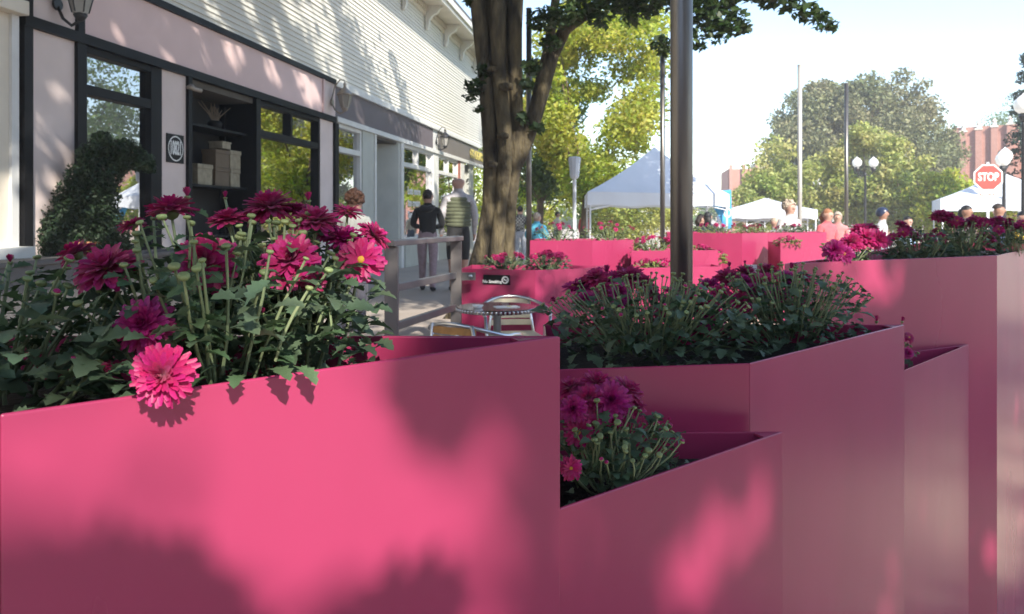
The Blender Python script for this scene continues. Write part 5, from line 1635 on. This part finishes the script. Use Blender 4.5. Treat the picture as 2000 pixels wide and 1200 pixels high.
aw.add([(x, -0.12, z) for x, z in pts] + [(x, -0.002, z) for x, z in pts], [tuple(range(n)), tuple(range(2 * n - 1, n - 1, -1))] + [(i, i + n, (i + 1) % n + n, (i + 1) % n) for i in range(n)])
wn = aw.build('arched_window', ST, bb)
MAT['farglass'] = mat('dark_window_glass', (0.05, 0.06, 0.07), rough=0.1, spec=0.8, var=0.1)
pts2 = [(x * .82, 1.12 + (z - 1.0) * .92) for x, z in pts]
aw = MB(); aw.add([(x, -0.14, z) for x, z in pts2], [tuple(range(n))]); aw.build('pane', MAT['farglass'], wn)
bparts(bb, 'left_wing', [(-7.0, -2.41, 1.2, 8, 0, 4.3)], BW)
bparts(bb, 'left_cornice', [(-7.1, -2.405, 1.05, 8, 4.3, 4.6)], ST)
bparts(bb, 'right_wing', [(2.21, 16, 1.5, 9, 0, 6.4)], BW)
bparts(bb, 'right_cornice', [(2.205, 16.1, 1.35, 9, 6.4, 6.6)], ST)
for x in (-6.0, -4.6, -3.3):
    w_ = bparts(bb, 'window', [(x - 0.4, x + 0.4, 1.10, 1.199, 1.6, 3.4)], ST)
    for zz in (1.7, 2.55):
        bparts(w_, 'pane', [(x - 0.32, x - 0.03, 1.08, 1.099, zz, zz + 0.75)], MAT['farglass']); bparts(w_, 'pane', [(x + 0.03, x + 0.32, 1.08, 1.099, zz, zz + 0.75)], MAT['farglass'])
for x in (4.0, 6.4, 8.8):
    w_ = bparts(bb, 'window', [(x - 0.7, x + 0.7, 1.40, 1.499, 1.8, 4.6)], ST)
    for i in range(2):
        for j in range(3):
            bparts(w_, 'pane', [(x - 0.6 + 0.63 * i, x - 0.03 + 0.63 * i, 1.38, 1.399, 1.95 + 0.87 * j, 2.72 + 0.87 * j)], MAT['farglass'])
b2 = thing('distant_brick_building', 'pale reddish building with thin buttresses behind the shrubs', 'building', at(1452, 427, 62).to_tuple()[:2] + (0.3,), R(-10))
bparts(b2, 'wall', [(-1.2, 1.2, 0, 6, 0, 5.3)], BW)
bparts(b2, 'stone_tower', [(1.21, 3.4, 0.3, 5, 0, 5.9)], ST)
for x in (-1.0, 0.0, 1.0):
    bparts(b2, 'buttress', [(x - 0.12, x + 0.12, -0.25, -0.001, 0, 5.6)], BW)
    mb = MB(); mb.lathe([(0.12, 0), (0.1, 0.3), (0.01, 0.9)], 6, c=(x, -0.12, 5.6)); mb.build('finial', ST, b2)
for x in (1.9, 2.8):
    w_ = bparts(b2, 'window', [(x - 0.25, x + 0.25, 0.2, 0.299, 2.2, 4.4)], BW)
    bparts(w_, 'pane', [(x - 0.2, x + 0.2, 0.18, 0.199, 2.3, 4.3)], MAT['farglass'])

# ------------------------------------------------------------------ people
SKINM = mat('skin', (0.30, 0.16, 0.11), rough=0.55, var=0.06, scale=20)
SKINL = mat('fair_skin', (0.44, 0.26, 0.20), rough=0.55, var=0.06, scale=20)
SHOE = mat('dark_shoe', (0.03, 0.03, 0.035), rough=0.6)
_cl = {}
def cloth(c, name='cloth'):
    k = (round(c[0], 3), round(c[1], 3), round(c[2], 3), name)
    if k not in _cl:
        _cl[k] = mat(name, c, rough=0.85, var=0.14, scale=18, bump=0.35, bscale=22, sheen=0.2)
    return _cl[k]


def person(label, x, y, z, rz, height, top, bottom, hair_m, skin=SKINL, hair='short', long_sleeve=True, shorts=False, arms='down', bulk=1.0, pose_lean=0.0, step=0.0, fingers=True, shoe=SHOE, hood=False):
    """standing figure facing -y locally; one skinned surface, hair as a child"""
    S = height / 1.75
    t = thing('person', label, 'person', (x, y, z), rz, None)
    V, Rd, Ed, Reg = [], [], [], []

    def v(p, r, parent=None, reg=0):
        V.append(Vector(p) * S); Rd.append((r[0] * S * 1.13, r[1] * S * 1.13) if hasattr(r, '__len__') else (r * S * 1.13, r * S * 1.13)); Reg.append(reg)
        if parent is not None: Ed.append((parent, len(V) - 1))
        return len(V) - 1
    L = pose_lean
    b = bulk
    pel = v((0, 0.0, 0.95), (0.150 * b, 0.115 * b), None, 2)
    wst = v((0, -L * 0.3, 1.08), (0.140 * b, 0.105 * b), pel, 1)
    chs = v((0, -L * 0.7, 1.26), (0.165 * b, 0.118 * b), wst, 1)
    shl = v((0, -L, 1.41), (0.125 * b, 0.085 * b), chs, 1)
    nk = v((0, -L - 0.01, 1.50), 0.055, shl, 3)
    hd0 = v((0, -L - 0.025, 1.57), (0.076, 0.088), nk, 3)
    hd1 = v((0, -L - 0.025, 1.655), (0.082, 0.102), hd0, 3)
    hd2 = v((0, -L - 0.02, 1.72), (0.066, 0.080), hd1, 3)
    ns = v((0, -L - 0.145, 1.625), 0.014, hd1, 3)
    for sx in (-1, 1):
        v((sx * 0.098, -L - 0.01, 1.635), (0.010, 0.022), hd1, 3)
    for sx in (-1, 1):
        s0 = v((sx * 0.175 * b, -L, 1.40), 0.068 * b, shl, 1)
        if arms == 'down':
            e = (sx * 0.235 * b, 0.02 - L * .7, 1.13); w_ = (sx * 0.235 * b, -0.06 - L * .6, 0.89)
        elif arms == 'front':
            e = (sx * 0.25 * b, 0.0 - L * .7, 1.14); w_ = (sx * 0.12, -0.22 - L, 1.10)
        else:
            e = (sx * 0.26 * b, -0.08 - L, 1.17); w_ = (sx * 0.17, -0.30 - L, 1.22)
        e1 = v(e, 0.050 * b, s0, 1 if long_sleeve else 5)
        w1 = v(w_, 0.034, e1, 1 if long_sleeve else 3)
        dr = (Vector(w_) - Vector(e)).normalized()
        h = Vector(w_) + dr * 0.07
        h1 = v(h, (0.030, 0.022), w1, 3)
        if fingers:
            side = dr.cross(Vector((sx, 0, 0)))
            side = Vector((0, 1, 0)) if side.length < .1 else side.normalized()
            for q in range(4):
                f0 = h + dr * 0.035 + side * (0.022 * (q - 1.5))
                f1 = v(f0, 0.009, h1, 3); f2 = v(f0 + dr * (0.045 - 0.006 * abs(q - 1)) + Vector((-sx * 0.012, 0, 0)), 0.007, f1, 3)
            th = v(Vector(w_) + dr * 0.05 - side * 0.045 + Vector((-sx * .01, 0, 0)), 0.010, h1, 3)
        hp = v((sx * 0.095 * b, 0.0, 0.88), 0.092 * b, pel, 2)
        st = step * sx
        kn = v((sx * 0.10, -0.02 - st * 0.5, 0.50), 0.064 * b if not shorts else 0.075, hp, 2)
        if shorts:
            k2 = v((sx * 0.10, -0.01 - st * 0.6, 0.43), 0.054, kn, 3)
            an = v((sx * 0.10, 0.02 - st, 0.09), 0.040, k2, 3)
        else:
            an = v((sx * 0.10, 0.02 - st, 0.09), 0.052, kn, 2)
        hl = v((sx * 0.10, 0.03 - st, 0.045), 0.043, an, 4)
        to = v((sx * 0.115, -0.15 - st, 0.035), (0.042, 0.032), hl, 4)
    me = bpy.data.meshes.new('body')
    me.from_pydata(V, Ed, [])
    tmp = bpy.data.objects.new('body', me)
    COL.objects.link(tmp)
    md = tmp.modifiers.new('skin', 'SKIN')
    md.use_smooth_shade = True
    md.branch_smoothing = 0.5
    for i, r in enumerate(Rd):
        me.skin_vertices[0].data[i].radius = r
    me.skin_vertices[0].data[0].use_root = True
    ss = tmp.modifiers.new('sub', 'SUBSURF'); ss.levels = 2; ss.render_levels = 2
    dg = bpy.context.evaluated_depsgraph_get()
    bm_ = bpy.data.meshes.new_from_object(tmp.evaluated_get(dg))
    bpy.data.objects.remove(tmp)
    mats = [skin, top, bottom, skin, shoe, top]
    bm_.materials.clear()
    for m_ in mats: bm_.materials.append(m_)
    # region of each face from the nearest bone
    fc = np.empty(len(bm_.polygons) * 3); bm_.polygons.foreach_get('center', fc); fc = fc.reshape(-1, 3)
    best = np.full(len(fc), 1e9); reg = np.zeros(len(fc), dtype=np.int32)
    for a, c in Ed:
        A, C = np.array(V[a]), np.array(V[c]); AC = C - A
        u = np.clip(((fc - A) @ AC) / (AC @ AC), 0, 1)
        d = np.linalg.norm(fc - (A + u[:, None] * AC), axis=1) - (Rd[a][0] * (1 - u) + Rd[c][0] * u) * 0.9
        r_ = np.where(u < 0.5, Reg[a], Reg[c])
        m_ = d < best
        best[m_] = d[m_]; reg[m_] = r_[m_]
    bm_.polygons.foreach_set('material_index', reg)
    bm_.polygons.foreach_set('use_smooth', np.ones(len(fc), dtype=bool))
    bm_.update()
    link('body', bm_, t)
    hc = Vector((0, -L - 0.02, 1.655)) * S
    if hair:
        mb = MB()
        n, mrows = 18, 9
        vs, fs = [], []
        for i in range(mrows + 1):
            th = (math.pi * (0.68 if hair != 'bald' else 0.45)) * i / mrows
            for k in range(n):
                ph = 2 * math.pi * k / n
                front = max(0, -math.sin(ph))
                tt = th * (1 - 0.50 * front)
                rr_ = 1 + 0.05 * math.sin(7 * ph + 3 * i)
                if hair == 'curly': rr_ = 1.12
                if hair == 'helmet': rr_ = 1.16
                vs.append(hc + Vector((0.088 * math.sin(tt) * math.cos(ph) * rr_, 0.108 * math.sin(tt) * math.sin(ph) * rr_ + 0.008, 0.108 * math.cos(tt) * rr_)) * S)
        for i in range(mrows):
            for k in range(n):
                fs.append((i * n + k, i * n + (k + 1) % n, (i + 1) * n + (k + 1) % n, (i + 1) * n + k))
        mb.add(vs, fs)
        if hair == 'curly':
            for q in range(60):
                th = math.acos(random.uniform(-0.25, 1)); ph = random.uniform(-0.35, math.pi + 0.35) if th > 0.7 else random.uniform(0, 6.28)
                c_ = hc + Vector((0.10 * math.sin(th) * math.cos(ph), 0.125 * math.sin(th) * math.sin(ph) + 0.012, 0.12 * math.cos(th))) * S
                r_ = random.uniform(0.018, 0.034) * S
                mb.lathe([(r_ * .3, -r_), (r_ * .9, -r_ * .5), (r_, 0), (r_ * .8, r_ * .6), (r_ * .2, r_)], 7, c=c_)
        if hair in ('long', 'tail'):
            pts = [hc + Vector((0, 0.095, 0.02)) * S, hc + Vector((0, 0.125, -0.06)) * S, hc + Vector((0, 0.11, -0.16 if hair == 'tail' else -0.24)) * S]
            mb.tube(pts, [0.05 * S, (0.05 if hair == 'tail' else 0.08) * S, 0.035 * S], 10, flat=1.0 if hair == 'tail' else 0.6)
        if hair == 'bun':
            mb.lathe([(0.01, -0.045 * S), (0.04 * S, -0.03 * S), (0.05 * S, 0.0), (0.035 * S, 0.035 * S), (0.01, 0.045 * S)], 12, c=hc + Vector((0, 0.12, -0.01)) * S)
        mb.build('hair' if hair != 'helmet' else 'helmet', hair_m, t, smooth=True)
    if hood:
        mb = MB()
        mb.tube([Vector((-0.11, -L + 0.0, 1.455)) * S, Vector((-0.08, -L + 0.085, 1.44)) * S, Vector((0, -L + 0.11, 1.41)) * S, Vector((0.08, -L + 0.085, 1.44)) * S, Vector((0.11, -L, 1.455)) * S],
                [0.035 * S, 0.055 * S, 0.065 * S, 0.055 * S, 0.035 * S], 10)
        mb.build('hood', top, t, smooth=True)
    return t


HB = mat('dark_brown_hair', (0.022, 0.013, 0.010), rough=0.6, var=0.3, scale=30, bump=0.6, bscale=60)
HA = mat('auburn_hair', (0.07, 0.028, 0.014), rough=0.6, var=0.4, scale=25, bump=0.9, bscale=40)
HW = mat('white_hair', (0.40, 0.33, 0.26), rough=0.7, var=0.15, scale=30, bump=0.5, bscale=50)
HR = mat('ginger_hair', (0.32, 0.14, 0.07), rough=0.7, var=0.2, scale=25, bump=0.5, bscale=50)
HK = mat('black_hair', (0.012, 0.011, 0.012), rough=0.5, var=0.3, scale=30, bump=0.5, bscale=50)
HELM = mat('navy_helmet', (0.02, 0.03, 0.07), rough=0.3, var=0.1)
PI = math.pi
GZ = 0.3
# two walkers on the pavement, seen from behind
person('woman in black hoodie and pale mauve trousers walking away past the shop', -1.34, 12.2, SW, PI, 1.60, cloth((0.013, 0.013, 0.015), 'black_hoodie'), cloth((0.32, 0.24, 0.27), 'mauve_trousers'), HB, hair='bun', arms='front', hood=True, step=0.12, bulk=1.06)
mv = person('balding man in olive quilted vest and black shorts walking away', -0.86, 12.3, SW, PI + 0.15, 1.84, cloth((0.42, 0.40, 0.42), 'grey_shirt'), cloth((0.014, 0.014, 0.016), 'black_shorts'), HW, hair=None, arms='down', shorts=True, step=-0.10, bulk=1.08)
# quilted vest: rolls of padding round the torso
vm = cloth((0.085, 0.095, 0.055), 'olive_vest')
vest = MB()
rows = 8
for i in range(rows):
    z0_, z1_ = 0.97 + 0.056 * i, 0.97 + 0.056 * (i + 1)
    vs, fs = [], []
    n = 22
    for j, (zz, rr_) in enumerate(((z0_, 0.97), (z0_ + 0.012, 1.03), ((z0_ + z1_) / 2, 1.07), (z1_ - 0.012, 1.03), (z1_, 0.97))):
        wx = (0.182 + 0.016 * math.sin((zz - 0.95) * 5)) * (1 - max(0, zz - 1.34) * 2.2); wy = 0.140 * (1 - max(0, zz - 1.30) * 2.0)
        for k in range(n):
            a = 2 * PI * k / n
            vs.append((wx * rr_ * math.cos(a) * 1.05, wy * rr_ * math.sin(a) * 1.05, zz * 1.05))
    for j in range(4):
        for k in range(n):
            fs.append((j * n + k, j * n + (k + 1) % n, (j + 1) * n + (k + 1) % n, (j + 1) * n + k))
    vest.add(vs, fs)
vest.build('quilted_vest', vm, mv, smooth=True)
person('person with big auburn curls and a pale top behind the nearest blooms', -1.58, 7.7, SW, PI * 0.9, 1.42, cloth((0.25, 0.26, 0.25), 'pale_top'), cloth((0.06, 0.06, 0.08), 'dark_trousers'), HA, hair='curly', arms='front', bulk=0.95)
# crowd
PL = bpy.data.materials.new('black_white_plaid'); PL.use_nodes = True
_n, _l = PL.node_tree.nodes, PL.node_tree.links
_tc = _n.new('ShaderNodeTexCoord'); _ck = _n.new('ShaderNodeTexChecker'); _ck.inputs['Scale'].default_value = 22
_ck.inputs[1].default_value = (0.012, 0.012, 0.014, 1); _ck.inputs[2].default_value = (0.30, 0.30, 0.29, 1)
_l.new(_tc.outputs['Object'], _ck.inputs[0]); _l.new(_ck.outputs[0], _n['Principled BSDF'].inputs['Base Color']); _n['Principled BSDF'].inputs['Roughness'].default_value = 0.9
jeans = cloth((0.10, 0.13, 0.20), 'jeans')
def crowd(label, px, Y, h, top, hair_m, hair, rz=0.0, bottom=jeans, zb=GZ, **k):
    return person(label, (px - 1000) / 1500 * Y, Y, zb, rz, h - 0.09, top, bottom, hair_m, hair=hair, fingers=False, **k)
crowd('person in black and white plaid shirt and dark cap beside the trunk', 1016, 21, 1.72, PL, HK, 'short', PI, bottom=cloth((0.35, 0.37, 0.42), 'pale_jeans'))
crowd('person in sky blue jacket bending over the planter', 1048, 15, 1.50, cloth((0.10, 0.48, 0.68), 'sky_blue_jacket'), HW, 'short', PI * 0.8, arms='front', bulk=1.2)
crowd('person in navy shirt seen from behind under the tent corner', 1382, 13.5, 1.50, cloth((0.010, 0.014, 0.035), 'navy_shirt'), HK, 'long', PI * 0.95, arms='front', bulk=1.12)
crowd('dark haired person leaning beside the navy shirt', 1368, 13.9, 1.46, cloth((0.02, 0.025, 0.05), 'dark_blue_shirt'), HB, 'long', PI * 0.7, bulk=1.0)
crowd('white haired person in white shirt left of the pale pole', 1541, 12.2, 1.66, cloth((0.42, 0.42, 0.43), 'white_shirt'), HW, 'curly', 0.4, arms='front')
crowd('person in grey cardigan bending behind the white shirt', 1512, 13.4, 1.40, cloth((0.22, 0.23, 0.28), 'grey_cardigan'), HW, 'short', 0.9, arms='front')
crowd('ginger haired person in coral pink blouse behind the planter', 1615, 12.6, 1.54, cloth((0.48, 0.09, 0.11), 'coral_blouse'), HR, 'long', 0.5, arms='front', bulk=1.1)
crowd('person with pale cap just behind the coral blouse', 1636, 14.5, 1.50, cloth((0.5, 0.2, 0.2), 'rose_shirt'), HW, 'helmet', -0.4)
crowd('person in navy cycle helmet and white top behind the tall planter', 1722, 13.2, 1.56, cloth((0.40, 0.40, 0.42), 'white_top'), HELM, 'helmet', 0.9, skin=SKINM)
crowd('person in pale blue shirt low behind the tall planter', 1772, 14.5, 1.42, cloth((0.30, 0.42, 0.60), 'pale_blue_shirt'), HK, 'short', 0.3)
crowd('dark haired person with sunglasses left of the stop sign post', 1886, 13.0, 1.60, cloth((0.10, 0.09, 0.09), 'dark_shirt'), HK, 'tail', 0.6, skin=SKINM)
crowd('balding man in blue shirt right of the stop sign post', 1948, 12.5, 1.62, cloth((0.10, 0.14, 0.36), 'blue_shirt'), HB, 'bald', 1.3, skin=SKINM)
crowd('person in yellow shirt at the right edge of the picture', 1997, 12.5, 1.50, cloth((0.62, 0.40, 0.03), 'yellow_shirt'), HK, 'short', 0.4)
crowd('person in red top seen past the tent leg', 1142, 22, 1.66, cloth((0.5, 0.04, 0.05), 'red_top'), HB, 'short', 0.8)
crowd('person in white top at the far stalls beside the trunk', 1088, 27, 1.62, cloth((0.6, 0.58, 0.52), 'cream_top'), HB, 'short', 2.0)

# ------------------------------------------------------------------ pale volume added to imitate an overexposed, washed-out background
hz = MB(); hz.box(-150, 160, -60, 130, -2.0, 18.0)
hm = bpy.data.materials.new('pale_washout'); hm.use_nodes = True
_hn = hm.node_tree.nodes
_hn.remove(_hn['Principled BSDF'])
_pv = _hn.new('ShaderNodeVolumePrincipled')
_pv.inputs['Color'].default_value = (0.95, 0.97, 1.0, 1)
_pv.inputs['Density'].default_value = 0.0028
hm.node_tree.links.new(_pv.outputs[0], _hn['Material Output'].inputs['Volume'])
tag(hz.build('washout_haze', hm), 'thin pale volume added to wash out the far background', 'washout_haze', kind='stuff')
